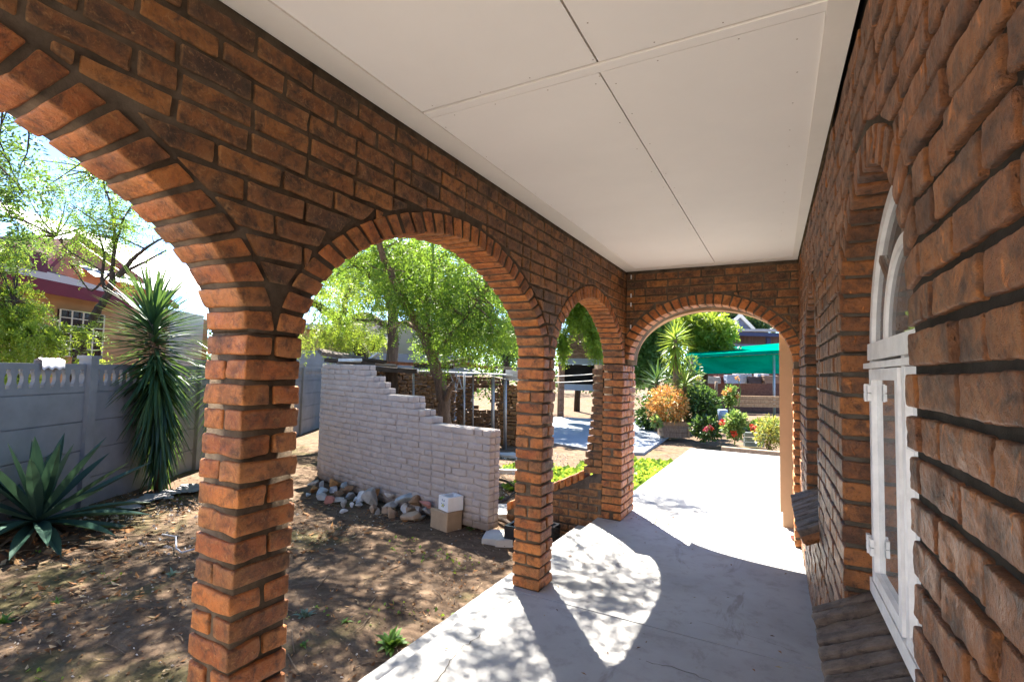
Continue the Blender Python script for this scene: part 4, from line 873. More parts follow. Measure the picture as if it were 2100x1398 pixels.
# small weeds on the soil
m_weed = m_leaf('weed_leaf', [(.05, .13, .02), (.09, .19, .03), (.13, .24, .04)], (.25, .40, .05), .35); m_weed_b = m_leaf('bluish_weed_leaf', [(.12, .20, .15), (.20, .28, .22)], (.2, .3, .15), .2)
def weed(label, px, py, r, n, mat, group=None, wide=.3, cat='weed', name='weed'):
    b = G(px, py); b[2] = gz(b[0], b[1]); g = Geo()
    for i in range(n):
        az = RNG.uniform(0, 6.28); el = RNG.uniform(.15, 1.2); d = (math.cos(az)*math.cos(el), math.sin(az)*math.cos(el), math.sin(el)); blade(g, b+RNG.normal(0, r*.12, 3)*[1, 1, 0], d, r*RNG.uniform(.6, 1.2), r*wide, .9, 4, .3, 0, (.3, .9, 1, .6, .05))
    return tag(g.build(name, mat), label, cat, group)
for lab, px, py, r, n, mt in (('bright green leafy weed at the edge of the veranda step', 802, 1322, .12, 44, m_weed), ('bluish low weed on the soil behind the near pillar', 625, 1262, .08, 16, m_weed_b), ('small dark green seedling on bare soil', 708, 1275, .05, 9, m_weed), ('tiny green weed close behind the near pillar foot', 620, 1318, .05, 8, m_weed),
    ('green tuft at the foot of the two stacked blocks', 968, 1083, .10, 16, m_weed), ('fresh green clump cut by the edge of the photo', 4, 1275, .08, 20, m_weed), ('little weed among the orange leaves', 232, 1195, .05, 9, m_weed), ('small weed with pale tips on shaded soil', 115, 1232, .05, 10, m_weed), ('broad little weed patch before the near pillar', 350, 1180, .07, 18, m_weed_b), ('small green weed beside the low end of the curved wall', 1026, 1022, .09, 14, m_weed)):
    weed(lab, px, py, r, n, mt, 'weeds on the soil')
g = Geo(); P = [G(332, 1105)+np.array([0, 0, .05]), G(360, 1112)+np.array([0, 0, .06]), G(361, 1130)+np.array([0, 0, .03]), G(372, 1139)+np.array([0, 0, .03]), G(412, 1130)+np.array([0, 0, .04])]; g.tube(P, .009, 6); tag(g.build('bent_pipe', [m_plain('grey_plastic', (.45, .46, .5), .5)], smooth=True), 'thin grey bent pipe lying on the soil beside the near pillar', 'pipe')
g = Geo()
for s_ in range(60):
    q = G(RNG.uniform(235, 415), RNG.uniform(985, 1052)); t_ = (q[0]-G(240, 1045)[0]); 
    a0_ = G(250, 1040); b0_ = G(412, 995); u_ = RNG.random(); q = a0_+(b0_-a0_)*u_+RNG.normal(0, .06, 3)*[1, 1, 0]; q[2] = GZ+.005
    r_ = RNG.uniform(.05, .16); th = np.sort(RNG.uniform(0, 6.28, 7)); g.add([q+np.array([r_*math.cos(a)*1.4, r_*math.sin(a)*.7, .012+RNG.random()*.01]) for a in th], [tuple(range(7))])
tag(g.build('broken_concrete', [m_plain('spilt_concrete', (.33, .31, .31), .9)]), 'strip of spilt grey concrete crumbs on the soil in front of the yucca', 'rubble', kind='stuff')

m_twig = m_bark('dry_twig', (.10, .07, .05), (.34, .26, .19), 30); g = Geo()
for i in range(190):
    x, y = RNG.uniform(-7.6, -2.1), RNG.uniform(.3, 5.0); z = gz(x, y)+.008; a = RNG.uniform(0, 6.28); L = RNG.uniform(.05, .30); q = np.array([x, y, z]); e = np.array([math.cos(a), math.sin(a), RNG.uniform(-.02, .08)])
    g.tube([q, q+e*L*.5+np.array([RNG.normal(0, .012), RNG.normal(0, .012), .006]), q+e*L], [.004, .0035, .002], 5)
tag(g.build('twigs', [m_twig], smooth=True), 'dry twigs strewn over the garden soil', 'twigs', kind='stuff')
# ------------------------------------------------------------------ neighbouring house beyond the fence
m_peach_s = m_plain('peach_house_paint', (.48, .26, .13), .85, .2, .10, 2.5, .2); m_maroon = m_plain('maroon_paint', (.15, .014, .024), .6, .3, .1, 4, .1)
m_roofdark = m_plain('slate_blue_roof', (.016, .018, .030), .95, .05, .25, 4, .3); m_pink = m_plain('faded_pink_plaster', (.30, .15, .11), .85, .2, .15, 3, .2); m_tin = m_plain('pale_tin_roof', (.36, .35, .34), .5, .4, .15, 4, .2)
m_darkglass = m_plain('dark_window_glass', (.03, .018, .018), .15, .5, .2); m_cream = m_plain('cream_paint', (.68, .62, .52), .7, .2, .06, 3)
H0 = F0+Fn*5.2; AF = (H0, Fe, Fn, np.array([0, 0, 1.0]))
def SZ(px, py, off=5.2):                                           # a photo point on a plane parallel to the fence
    d = ray(px, py); q = F0+Fn*off; t = np.dot(q-c_o, Fn)/np.dot(d, Fn); p = c_o+t*d-F0; return float(np.dot(p, Fe)), float(p[2]-0)
def fbox(g, a, b, off, deep, m=0):
    (s0, z0), (s1, z1) = SZ(*a, off), SZ(*b, off); s0, s1 = sorted((s0, s1)); z0, z1 = sorted((z0, z1))
    g.box((s0, off, z0-F0[2]), (s1, off+deep, z1-F0[2]), m, (F0, Fe, Fn, np.array([0, 0, 1.0])))
nh = thing('neighbour_house', 'peach plastered house with slate roof and maroon parapet beyond the fence', 'house', H0+Fn*2)
g = Geo(); (sA, _), (sB, _) = SZ(-260, 700), SZ(425, 700); zT = SZ(60, 612)[1]-GZ; g.box((sA, 5.2, 0), (sB, 10, zT), 0, (F0, Fe, Fn, np.array([0, 0, 1.0]))); under(g.build('wall', [m_peach_s]), nh)
g = Geo(); z1 = zT; A3_ = (F0, Fe, Fn, np.array([0, 0, 1.0])); sM = SZ(235, 650)[0]
zr = SZ(60, 578)[1]-GZ
v = np.array([(sA, 4.6, z1), (sM, 4.6, z1), (sM, 8, zr+.55), (sA, 8, zr+.55), (sA, 4.6, z1+.14), (sM, 4.6, z1+.14), (sM, 8, zr+.75), (sA, 8, zr+.75)]); g.add(A3_[0]+v@np.array(A3_[1:4]), [(0, 1, 2, 3), (7, 6, 5, 4), (0, 4, 5, 1), (1, 5, 6, 2), (2, 6, 7, 3), (3, 7, 4, 0)]); ro = under(g.build('roof', [m_roofdark]), nh)
g = Geo(); g.box((sA, 4.56, z1-.16), (sM, 4.598, z1+.13), 0, A3_); under(g.build('fascia', [m_maroon]), nh)
g = Geo(); fbox(g, (-200, 470), (94, 590), 6.2, 2.2); o = g.build('parapet', [m_maroon]); under(o, nh)
g = Geo()                                                          # gable with its own tin roof
sp0, zp0 = SZ(150, 508, 6.8); sl, zl = SZ(60, 600, 6.8); sr, zr2 = SZ(345, 640, 6.8); F0z = F0[2]
v = [(sl, 6.8, zl-F0z), (sp0, 6.8, zp0-F0z), (sr, 6.8, zr2-F0z), (sl, 9, zl-F0z), (sp0, 9, zp0-F0z), (sr, 9, zr2-F0z), ]; g.add(A3_[0]+np.array(v)@np.array(A3_[1:4]), [(0, 1, 2), (5, 4, 3), (0, 3, 4, 1), (1, 4, 5, 2), (2, 5, 3, 0)]); under(g.build('gable', [m_pink]), nh)
g = Geo()
for (a, b, c_, d_) in (((sl, zl), (sp0, zp0), 0, 0), ((sp0, zp0), (sr+.3, zr2-.1), 0, 0)):
    v = [(a[0], 6.6, a[1]-F0z), (b[0], 6.6, b[1]-F0z), (b[0], 6.6, b[1]-F0z+.16), (a[0], 6.6, a[1]-F0z+.16)]; v = v+[(x, 6.75, z) for x, _, z in v]; g.add(A3_[0]+np.array(v)@np.array(A3_[1:4]), [(0, 1, 2, 3), (7, 6, 5, 4), (0, 4, 5, 1), (1, 5, 6, 2), (2, 6, 7, 3), (3, 7, 4, 0)])
under(g.build('bargeboard', [m_maroon]), nh)
g = Geo(); sq0, zq0 = SZ(300, 560, 7.2); sq1, zq1 = SZ(470, 610, 7.2)
n = 44; ss = np.linspace(sp0+.2, sq1+1, n); V = []
for j, (off, z) in enumerate(((6.3, SZ(380, 625, 6.3)[1]-F0z), (9.6, SZ(300, 530, 9.6)[1]-F0z))): V += [(s, off, z+.035*(i % 2)) for i, s in enumerate(ss)]
g.add(A3_[0]+np.array(V)@np.array(A3_[1:4]), [(i, i+1, n+i+1, n+i) for i in range(n-1)]); under(g.build('tin_roof', [m_tin]), nh)
for a, b in (((122, 655), (206, 752)), ((20, 690), (82, 780))):
    g = Geo(); fbox(g, a, b, 5.14, .1); wn = under(g.build('window', [m_darkglass]), nh)
    g = Geo(); (s0, z0), (s1, z1_) = SZ(*a, 5.1), SZ(*b, 5.1)
    for s in np.linspace(s0, s1, 5): g.box((s-.014, 5.08, min(z0, z1_)-F0z), (s+.014, 5.10, max(z0, z1_)-F0z), 0, A3_)
    for z in np.linspace(z0, z1_, 7): g.box((min(s0, s1), 5.085, z-.010-F0z), (max(s0, s1), 5.098, z+.010-F0z), 0, A3_)
    o = g.build('burglar_bars', [m_cream]); under(o, nh)
g = Geo(); fbox(g, (350, 650), (411, 765), 5.12, .2); under(g.build('door', [m_cream]), nh)
g = Geo(); c0, z0 = SZ(66, 772, .05); cw = SZ(114, 772, .05)[0]
n = 12; V = []
for i, s in enumerate(np.linspace(c0, cw, n)):
    for off, dz in ((-.05, -.10-.015*math.sin(i*1.7)), (-.045, .0), (0, .022+.006*math.sin(i*2.1)), (.045, 0), (.05, -.12)): V.append((s, off, 1.585-F0z+dz))
g.add(A3_[0]+np.array(V)@np.array(A3_[1:4]), [(5*i+j, 5*i+j+1, 5*(i+1)+j+1, 5*(i+1)+j) for i in range(n-1) for j in range(4)]); tag(g.build('cloth', [m_plain('white_cloth', (.75, .72, .74), .9)], smooth=True), 'white cloth draped over the top rail of the fence', 'cloth')
# peach house behind the curved wall and a pale building beyond
ph = thing('peach_house', 'plain peach house wall glowing in the sun behind the fence and curved wall', 'house', D(600, 740, 17))
PH = D(560, 740, 17.0); PH[2] = GZ; pe = nrm(D(740, 740, 17.6)*[1, 1, 0]-PH*[1, 1, 0]); pn = np.array([-pe[1], pe[0], 0]); AP_ = (PH, pe, pn, np.array([0, 0, 1.0]))
g = Geo(); g.box((-1.5, 0, 0), (2.75, 6, 3.1), 0, AP_); under(g.build('wall', [m_peach_s]), ph); g = Geo(); g.box((-1.7, -.3, 3.1), (2.9, 6.2, 3.28), 0, AP_); under(g.build('roof', [m_tin]), ph)
wh = thing('white_building', 'pale lilac white building seen between the tree stems', 'building', D(790, 700, 24)); PW = D(725, 700, 24); PW[2] = GZ; AW = (PW, c_r*[1, 1, 0], nrm(c_f*[1, 1, 0]), np.array([0, 0, 1.0]))
m_lilac = m_plain('lilac_white_plaster', (.58, .54, .58), .8, .2, .08); g = Geo(); g.box((0, 0, 0), (4.2, 5, 3.9), 0, AW); under(g.build('wall', [m_lilac]), wh); g = Geo(); g.box((-.3, -.3, 3.9), (4.5, 5.3, 4.1), 0, AW); under(g.build('roof', [m_tin]), wh)
g = Geo(); g.box((.62, -.05, 2.6), (1.35, .02, 3.2), 0, AW); o = under(g.build('window', [m_darkglass]), wh); g = Geo(); g.box((.60, -.08, 2.55), (.66, -.052, 3.25), 0, AW); g.box((1.31, -.08, 2.55), (1.37, -.052, 3.25), 0, AW); g.box((.66, -.08, 2.55), (1.31, -.052, 2.61), 0, AW); under(g.build('window_frame', [m_white]), wh)
# ------------------------------------------------------------------ ruined shack inside the ring
m_rubwall = m_brick('shade_dark_stonework', [(0, (.016, .010, .007)), (.5, (.036, .021, .013)), (1, (.065, .036, .020))], .6, (.6, .9))  # the shaded interior of the shack is put into this dark stone colour
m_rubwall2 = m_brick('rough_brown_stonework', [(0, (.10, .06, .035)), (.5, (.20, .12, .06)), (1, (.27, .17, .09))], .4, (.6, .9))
m_oldwood = m_bark('weathered_board', (.07, .055, .045), (.26, .22, .18), 24); m_iron = m_plain('galvanised_pole', (.30, .31, .33), .45, .4, .2, 6, .2, 60, .6); m_sheet = m_plain('grey_corrugated_sheet', (.36, .37, .40), .5, .4, .2); m_rustplank = m_bark('reddish_board', (.12, .05, .03), (.33, .14, .08), 20)
sh = thing('ruined_shack', 'dark open ruined shack with stacked stone walls behind the curved wall', 'shed', D(900, 900, 12.5))
def vwall(name, a, b, z0, z1, depth, mat, parent, dpt=.25, hole=None):
    p = np.array([*a[:2], 0]); q = np.array([*b[:2], 0]); L = np.linalg.norm(q-p); e = (q-p)/L; n = np.array([e[1], -e[0], 0]); n = n if np.dot(n, c_o*[1, 1, 0]-p) > 0 else -n
    g = Geo(); y = z0
    while y < z1-.03:
        hh = RNG.uniform(.06, .11); x = -RNG.random()*.2
        while x < L:
            w_ = RNG.uniform(.14, .32); x0, x1 = max(x, 0), min(x+w_, L); x += w_+.012
            if x1-x0 < .04 or (hole and hole[0] < (x0+x1)/2 < hole[1] and hole[2] < y+hh/2 < hole[3]): continue
            pt = lambda s, z: p+e*s+np.array([0, 0, z])
            c4 = [pt(x0, y), pt(x1, y), pt(x1, y+hh), pt(x0, y+hh)]
            if np.dot(np.cross(c4[1]-c4[0], c4[3]-c4[0]), n) < 0: c4 = [c4[1], c4[0], c4[3], c4[2]]
            brick(g, c4, n, dpt, T_LO, 0, .02, (.02, .008), .02)
        y += hh+.008
    return under(g.build(name, [mat], smooth=True), parent)
wa, wb_, wc, wd_ = D(690, 800, 11.2), D(935, 800, 13.6), D(1030, 800, 13.6), D(1075, 800, 12.4)
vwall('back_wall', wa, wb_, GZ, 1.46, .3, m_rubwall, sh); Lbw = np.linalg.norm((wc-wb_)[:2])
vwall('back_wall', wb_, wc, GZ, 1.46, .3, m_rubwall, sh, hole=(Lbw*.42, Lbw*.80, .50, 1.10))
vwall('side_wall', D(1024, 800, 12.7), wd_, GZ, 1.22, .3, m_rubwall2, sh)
def pole(a, b, r, mat, parent, name='pole'):
    g = Geo(); g.tube([a, b], r, 8); return under(g.build(name, [mat], smooth=True), parent)
for px, dd, r in ((848, 10.6, .022), (952, 11.6, .026), (970, 12.2, .022), (1011, 11.9, .045), (1036, 11.9, .045)):
    b = D(px, 900, dd); b[2] = GZ-.02; t_ = D(px, 770, dd); t_[2] = 1.52; pole(b, t_, r, m_iron, sh)
g = Geo()                                                          # sagging roof sheets
def plank(a, b, w_, th, m=0, g=None, roll=0.0):
    a, b = np.array(a), np.array(b); e = nrm(b-a); n = np.array([-e[1], e[0], 0]); n = nrm(n); u_ = nrm(np.cross(e, n)); u_ = u_ if u_[2] > 0 else -u_
    n2 = math.cos(roll)*n+math.sin(roll)*u_; u2 = np.cross(e, n2); g.box((0, -w_/2, -th/2), (np.linalg.norm(b-a), w_/2, th/2), m, (a, e, n2, u2))
rz = 1.545
def RP(px, dd, z=rz): p = D(px, 752, dd); p[2] = z; return p
plank(RP(770, 11.4, 1.55), RP(915, 11.6, 1.53), 1.7, .035, 0, g); plank(RP(900, 12.6, 1.53), RP(1052, 12.6, 1.50), 1.7, .03, 0, g); plank(RP(690, 10.6, 1.60), RP(830, 11.6, 1.57), 1.3, .03, 0, g)
under(g.build('roof_sheet', [m_sheet]), sh)
junk = [(655, 9.0, 1.80, 748, 9.6, 1.69, .20, .07, 0, 'long weathered board lying on top of the shack roof'), (668, 8.9, 1.66, 765, 9.5, 1.60, .16, .06, 1, 'dark board end resting on the curved wall top'), (685, 9.2, 1.64, 800, 10.3, 1.60, .34, .03, 2, 'pale loose sheet on the shack roof'),
        (735, 10.2, 1.66, 885, 10.8, 1.63, .14, .06, 3, 'reddish painted board across the shack roof'), (888, 10.5, 1.62, 972, 10.4, 1.80, .12, .07, 0, 'grey brown board propped up on the shack roof'), (905, 10.6, 1.60, 1000, 11.2, 1.64, .16, .04, 2, 'pale strip of sheeting beside the reddish trunk'),
        (930, 10.7, 1.64, 1068, 11.4, 1.60, .09, .07, 0, 'long straight pole lying along the shack roof edge'), (945, 10.7, 1.70, 1010, 10.9, 1.58, .20, .05, 3, 'brown broken board end tilted on the shack roof'), (752, 9.7, 1.66, 776, 9.7, 1.82, .16, .03, 4, 'bluish white scrap of plastic sticking up from the roof'), (690, 9.1, 1.62, 738, 9.3, 1.64, .34, .05, 4, 'crumpled whitish sheet on the curved wall top'),
        (745, 9.4, 1.58, 852, 10.2, 1.545, .12, .09, 1, 'charred beam running below the roof sheets'), (720, 9.3, 1.70, 790, 9.9, 1.66, .10, .05, 1, 'short dark batten lying across the pale sheet'), (850, 10.4, 1.60, 930, 10.5, 1.595, .10, .08, 1, 'dark beam carrying the roof beside the trunk'), (735, 9.5, 1.50, 770, 9.6, 1.42, .22, .14, 3, 'broken brown timber stub above the wall steps')]
jm = [m_oldwood, m_plain('charred_board', (.05, .04, .035), .9), m_tin, m_rustplank, m_plain('white_plastic', (.62, .66, .70), .5)]
for p0, d0, z0, p1, d1, z1, w_, th, mi, lab in junk:
    z0, z1 = (z0+.05, z1+.05) if z0 > 1.59 else (z0, z1)
    g = Geo(); plank(RP(p0, d0, z0), RP(p1, d1, z1), w_, th, 0, g, RNG.normal(0, .12)); tag(g.build('roof_board', [jm[mi]]), lab, 'board', 'boards and scraps on the shack roof')
g = Geo(); g.box((-.25, -.1, 0), (.35, .1, .26), 0, (D(1058, 765, 12.2)-np.array([0, 0, .17]), c_r*[1, 1, 0], nrm(c_f*[1, 1, 0]), np.array([0, 0, 1.]))); tag(g.build('cistern_box', [m_tin]), 'pale grey box sitting on the stacked stone wall end', 'box')
g = Geo(); a, b, c_, d_ = D(922, 765, 10.9), D(936, 798, 10.9), D(948, 797, 10.9), D(934, 762, 10.9)
for u_, v_ in ((a, b), (b, c_), (c_, d_), (D(941, 778, 10.9), b), (D(940, 766, 10.9), D(947, 796, 10.9))): g.tube([u_, v_], .010, 6)
tag(g.build('wire_frame', [m_iron]), 'bent thin metal frame hanging under the shack roof by the trunk', 'frame')
m_wire = m_plain('pale_wire', (.55, .54, .52), .5)
def wire(name, label, a, b, r=.006, sag=.05, cat='wire', group=None):
    q = np.linspace(0, 1, 14)[:, None]; P = a+(b-a)*q; P[:, 2] -= (4*q*(1-q))[:, 0]*sag; g = Geo(); g.tube(P, r, 5); return tag(g.build(name, [m_wire], smooth=True), label, cat, group)
wire('washing_line', 'upper pale washing line strung between the shack and the far pillar', D(952, 756, 11.5), np.array([XL-TH-.01, 5.6, 1.60]), .006, .10, 'washing line'); wire('washing_line', 'lower pale washing line sagging below the upper one', D(970, 758, 11.8), np.array([XL-TH-.01, 5.7, 1.53]), .006, .14, 'washing line')
# bright yard between the curved wall and the arcade
m_slabp = m_plain('pale_concrete_scrap', (.52, .49, .45), .85, .2, .15)
for i, (px, py, r, lab) in enumerate(((1030, 905, .45, 'large pale broken slab near the stacked stone wall'), (1045, 935, .35, 'pale slab piece in the bright yard'), (1030, 1050, .50, 'broad pale slab beside the low end of the curved wall'), (1040, 1105, .35, 'pale slab piece touching the veranda step'), (1048, 965, .3, 'thin pale slab piece in the middle of the yard'))):
    c_ = G(px, py); th = np.sort(RNG.uniform(0, 6.28, 8)); rr_ = r*RNG.uniform(.7, 1.1, 8); top = [c_+np.array([q*math.cos(a), q*math.sin(a)*.8, .05+.012*math.cos(a)]) for q, a in zip(rr_, th)]; bot = [p-np.array([0, 0, .09]) for p in top]
    g = Geo(); g.add(top+bot, [tuple(range(8))]+[(j, 8+j, 8+(j+1) % 8, (j+1) % 8) for j in range(8)]); tag(g.build('broken_slab', [m_slabp]), lab, 'slab', 'broken slabs in the yard')
for a, b, r, lab in (((1012, 985), (1062, 1010), .022, 'dark dry branch lying in the bright yard'), ((1015, 1040), (1060, 1010), .018, 'thin dry branch beside the curved wall end'), ((1018, 1068), (1060, 1092), .030, 'dark wooden edging between slab and soil')):
    g = Geo(); p, q = G(*a)+[0, 0, .04], G(*b)+[0, 0, .04]; g.tube([p, (p+q)/2+RNG.normal(0, .03, 3), q], [r, r*.9, r*.7], 7); tag(g.build('branch', [m_barkA], smooth=True), lab, 'branch')
# low wing wall beside the far pillar with its capping and the basin in front of it
wing = thing('wing_wall', 'low dark brick wing wall with rowlock capping beside the far pillar', 'wall', (-2.3, 5.5, GZ)); g = Geo(); YW = 5.47
PWg = lambda x, z: np.array([x, YW, z]); x0w, x1w = -3.0, XL-TH-.004
_wa, _wb = ray(1145, 985), ray(1237, 946); _wa, _wb = c_o+_wa*(YW/_wa[1]), c_o+_wb*(YW/_wb[1])
def wtop(x): return float(_wa[2]+(x-_wa[0])/(_wb[0]-_wa[0])*(_wb[2]-_wa[2]))-.11
xcol = lambda z: x1w-.125-.085*min(1.0, max(0.0, (1.3-z)/.7))**1.4
wflare = wtop
for k_ in range(24):
    za, zb = GZ-.05+k_*CH+.009, GZ-.05+(k_+1)*CH-.009; zm = (za+zb)/2
    if zb > wtop(x1w)+.02 and zb < 1.72:                           # the narrow pier rising from the wing wall, spreading at its foot
        a = xcol(zm); c_ = x1w-.11+RNG.normal(0, .004)
        if zm < 1.2 and k_ % 2 == 0 and c_-a > .06: brick(g, [PWg(a, za), PWg(c_, za), PWg(c_, zb), PWg(a, zb)], (0, -1, 0), .2, T_FULL, 0, .009, (.005, .002)); a = c_+.014
        brick(g, [PWg(a, za), PWg(x1w, za), PWg(x1w, zb), PWg(a, zb)], (0, -1, 0), .2, T_FULL, 0, .009, (.005, .002)); continue
    x = x0w-(.117 if k_ % 2 else 0)
    while x < x1w:
        a, b = max(x, x0w), min(x+BL, x1w); x += BL+JT
        if b-a < .04 or za > min(wtop(a), wtop(b))-.02: continue
        ta, tb = min(zb, wtop(a)-.008), min(zb, wtop(b)-.008); brick(g, [PWg(a, za), PWg(b, za), PWg(b, tb), PWg(a, ta)], (0, -1, 0), .1, T_STR, 0)
slab_strip(g, np.array([x1w-.11, x1w]), wtop(x1w-.11)-.05, 1.69, lambda q, z: np.array([q, YW+.014, z]), lambda q, z: np.array([q, YW+.18, z]), 1); ys = np.linspace(x0w+.01, x1w, 50); slab_strip(g, ys, GZ-.05, np.array([wtop(q)+.012 for q in ys]), lambda q, z: np.array([q, YW+.010, z]), lambda q, z: np.array([q, YW+.21, z]), 1)
under(g.build('brickwork', [m_wall_brick, m_mortar], smooth=True), wing); g = Geo(); n = 13; ed = np.linspace(x0w, x1w-.2, n+1)
for i in range(n):
    a, b = ed[i]+.007, ed[i+1]-.007; brick(g, [PWg(a, wflare(a)), PWg(b, wflare(b)), PWg(b, wflare(b)+.105), PWg(a, wflare(a)+.105)], (0, -1, 0), .222, T_RING, 0, .014, (.005, .002))
under(g.build('capping', [m_pillar_brick], smooth=True), wing)
m_gloss = m_plain('glossy_black_plastic', (.02, .022, .026), .12, .6, .1); g = Geo(); bx, by = -2.42, 5.02
for lo, hi in (((-.24, -.20, 0), (.24, -.17, .17)), ((-.24, .17, 0), (.24, .20, .17)), ((-.24, -.168, 0), (-.21, .168, .168)), ((.21, -.168, 0), (.24, .168, .168)), ((-.209, -.168, .0), (.209, .168, .05))): g.box((bx+lo[0], by+lo[1], GZ+lo[2]), (bx+hi[0], by+hi[1], GZ+hi[2]+.02))
tag(g.build('basin', [m_gloss]), 'glossy black basin on the ground against the low wing wall', 'basin')
# ------------------------------------------------------------------ brick barbecue beyond the blue paving
m_barb = m_brick('purple_brown_brick', [(0, (.12, .055, .05)), (.4, (.20, .09, .075)), (.7, (.26, .13, .10)), (1, (.30, .20, .18))], .35, (.6, .9)); m_pave = m_plain('pale_blue_paving', (.24, .27, .32), .7, .3, .12, 1.5, .2)
dBB = 21.0; bo = D(1186, 845, dBB); bo[2] = GZ; be = nrm(c_r*[1, 1, 0]); bn = np.array([-be[1], be[0], 0]); AB = (bo, be, bn, np.array([0, 0, 1.0])); zb_ = lambda y: D(1186, y, dBB)[2]-GZ; xb_ = lambda x: float(np.dot(D(x, 760, dBB)-bo, be))
bb = thing('brick_barbecue', 'brick garden barbecue with hood and chimney framed by the narrow arch', 'barbecue', bo)
def bwall(g, x0, x1, z0, z1, y, d=.1, m=0):
    z = z0
    k_ = 0
    while z < z1-.02:
        h_ = min(.085, z1-z)-.010; x = x0-(.117 if k_ % 2 else 0)
        while x < x1:
            a, b = max(x, x0), min(x+.222, x1); x += .234
            if b-a > .03: brick(g, [bo+np.array([q, y, r])@np.array(AB[1:4]) for q, r in ((a, z), (b, z), (b, z+h_), (a, z+h_))], -bn, d, T_LO, m, .008, (.004, .001), .004)
        z += .085; k_ += 1
    g.box((x0+.01, y+.012, z0), (x1-.01, y+.7, z1-.006), 1, AB)
xl, xr_ = xb_(1146), xb_(1232)
g = Geo(); bwall(g, xl, xl+.22, 0, zb_(747), -.35); bwall(g, xr_-.22, xr_, 0, zb_(747), -.35); under(g.build('pier', [m_barb, m_mortar], smooth=True), bb)
g = Geo(); zc0 = zb_(735); steps_ = 7
for i in range(steps_):
    f = i/(steps_-1); bwall(g, xl+f*.42, xr_-f*.42, zc0+i*.13, zc0+(i+1)*.13, -.38+f*.18)
under(g.build('hood', [m_barb, m_mortar], smooth=True), bb); g = Geo(); bwall(g, xl+.46, xr_-.46, zc0+.91, zb_(640), -.18); under(g.build('chimney', [m_barb, m_mortar], smooth=True), bb)
g = Geo(); g.box((xl-.02, -.40, zb_(747)), (xr_+.02, .3, zc0-.002), 0, AB); under(g.build('lintel', [m_pave]), bb); g = Geo(); g.box((xl+.221, -.36, zb_(800)), (xr_-.221, .34, zb_(788)), 0, AB); under(g.build('fire_shelf', [m_pave]), bb)
g = Geo(); g.box((xl+.221, .345, zb_(788)), (xr_-.221, .40, zb_(747)-.003), 0, AB); under(g.build('fireback', [m_plain('soot', (.02, .018, .016), .95)]), bb)
g = Geo(); pv = [G(x, y) for x, y in ((1095, 905), (1245, 930), (1320, 932), (1376, 893), (1330, 866), (1040, 852))]
g.add([p*[1, 1, 0]+[0, 0, GZ+.05] for p in pv]+[p*[1, 1, 0]+[0, 0, GZ-.1] for p in pv], [tuple(range(6))]+[(j, 6+j, 6+(j+1) % 6, (j+1) % 6) for j in range(6)]); tag(g.build('paving', [m_pave]), 'pale blue grey paved terrace in front of the barbecue', 'paving', kind='structure')

g = Geo(); g.box((-14, -16, GZ-.1), (6, -3.62, GZ+.06)); g.box((.30, -3.615, GZ-.1), (3.4, -1.5, GZ+.06)) if False else None  # pale slab added out of view to bounce sun onto the ceiling
tag(g.build('bounce_slab', [m_plain('pale_bounce_slab', (.46, .42, .37), .9, .2, .12, 1.5, .2)]), 'added pale slab out of view that bounces daylight into the veranda', 'bounce_slab', kind='structure')

g = Geo(); g.box((-9, -6.2, GZ-.1), (4.5, -5.98, 2.9), 0); g.box((-9.05, -6.26, 2.902), (4.55, -5.92, 2.98), 1)  # unseen wall added as a reflector for the near pillar faces
yw = thing('bounce_wall', 'added unseen white wall with a coping that reflects sun towards the veranda', 'wall', (-2, -6.1, GZ)); under(g.build('wall_face', [m_plain('white_plaster', (.74, .71, .66), .85, .2, .06, 2, .2), m_peach]), yw)
# ------------------------------------------------------------------ garden seen through the end arch
g = Geo(); g.box((-.055, 6.22, .16), (.175, 6.46, 2.75)); post = thing('plastered_post', 'square peach plastered post with a narrower foot beside the end arch', 'post', (.06, 6.34, 0)); under(g.build('shaft', [m_peach]), post)
g = Geo(); g.box((-.030, 6.245, 0), (.150, 6.435, .158)); under(g.build('foot', [m_peach]), post)
g = Geo(); P = np.array([(.03, 5.98, .045), (.08, 5.96, .05)]); o = hull_obj('brick_shard', rockmesh(.055, 900, .7), ST['pink'], (.07, 5.80, .03), (0, .2, .5)); tag(o, 'reddish broken brick shard lying by the foot of the peach post', 'brick')
def leafball(g, c, rad, n, size, m=0, flat=.35, shell=.5):
    p = RNG.normal(size=(n, 3)); p /= np.linalg.norm(p, axis=1, keepdims=True); r = shell+(1-shell)*RNG.random((n, 1)); q = np.asarray(c)+p*r*np.asarray(rad)
    lump = vnoise(q*5.5+c); q = q[lump > -.38]; p = p[lump > -.38]; n = len(q)
    a = p+RNG.normal(0, .7, (n, 3)); a /= np.linalg.norm(a, axis=1, keepdims=True); s = np.cross(a, RNG.normal(size=(n, 3))); s /= np.linalg.norm(s, axis=1, keepdims=True)
    L = size*RNG.uniform(.6, 1.3, (n, 1)); V = np.stack([q, q+a*L*.5+s*L*flat*.5, q+a*L, q+a*L*.5-s*L*flat*.5], 1).reshape(-1, 3); g.addarr(V, np.arange(len(V)).reshape(-1, 4), m)
def stems(g, c, rad, n, r, m):
    b = np.array(c, float)
    for i in range(n):
        d = ball(1)[0]; d[2] = abs(d[2])+.3; e = b+d*np.array(rad); g.tube([b+RNG.normal(0, .03, 3)*[1, 1, 0], (b+e)/2+RNG.normal(0, .03, 3), e], [r, r*.8, r*.4], 5, m)
def petals(name, label, cat): pass
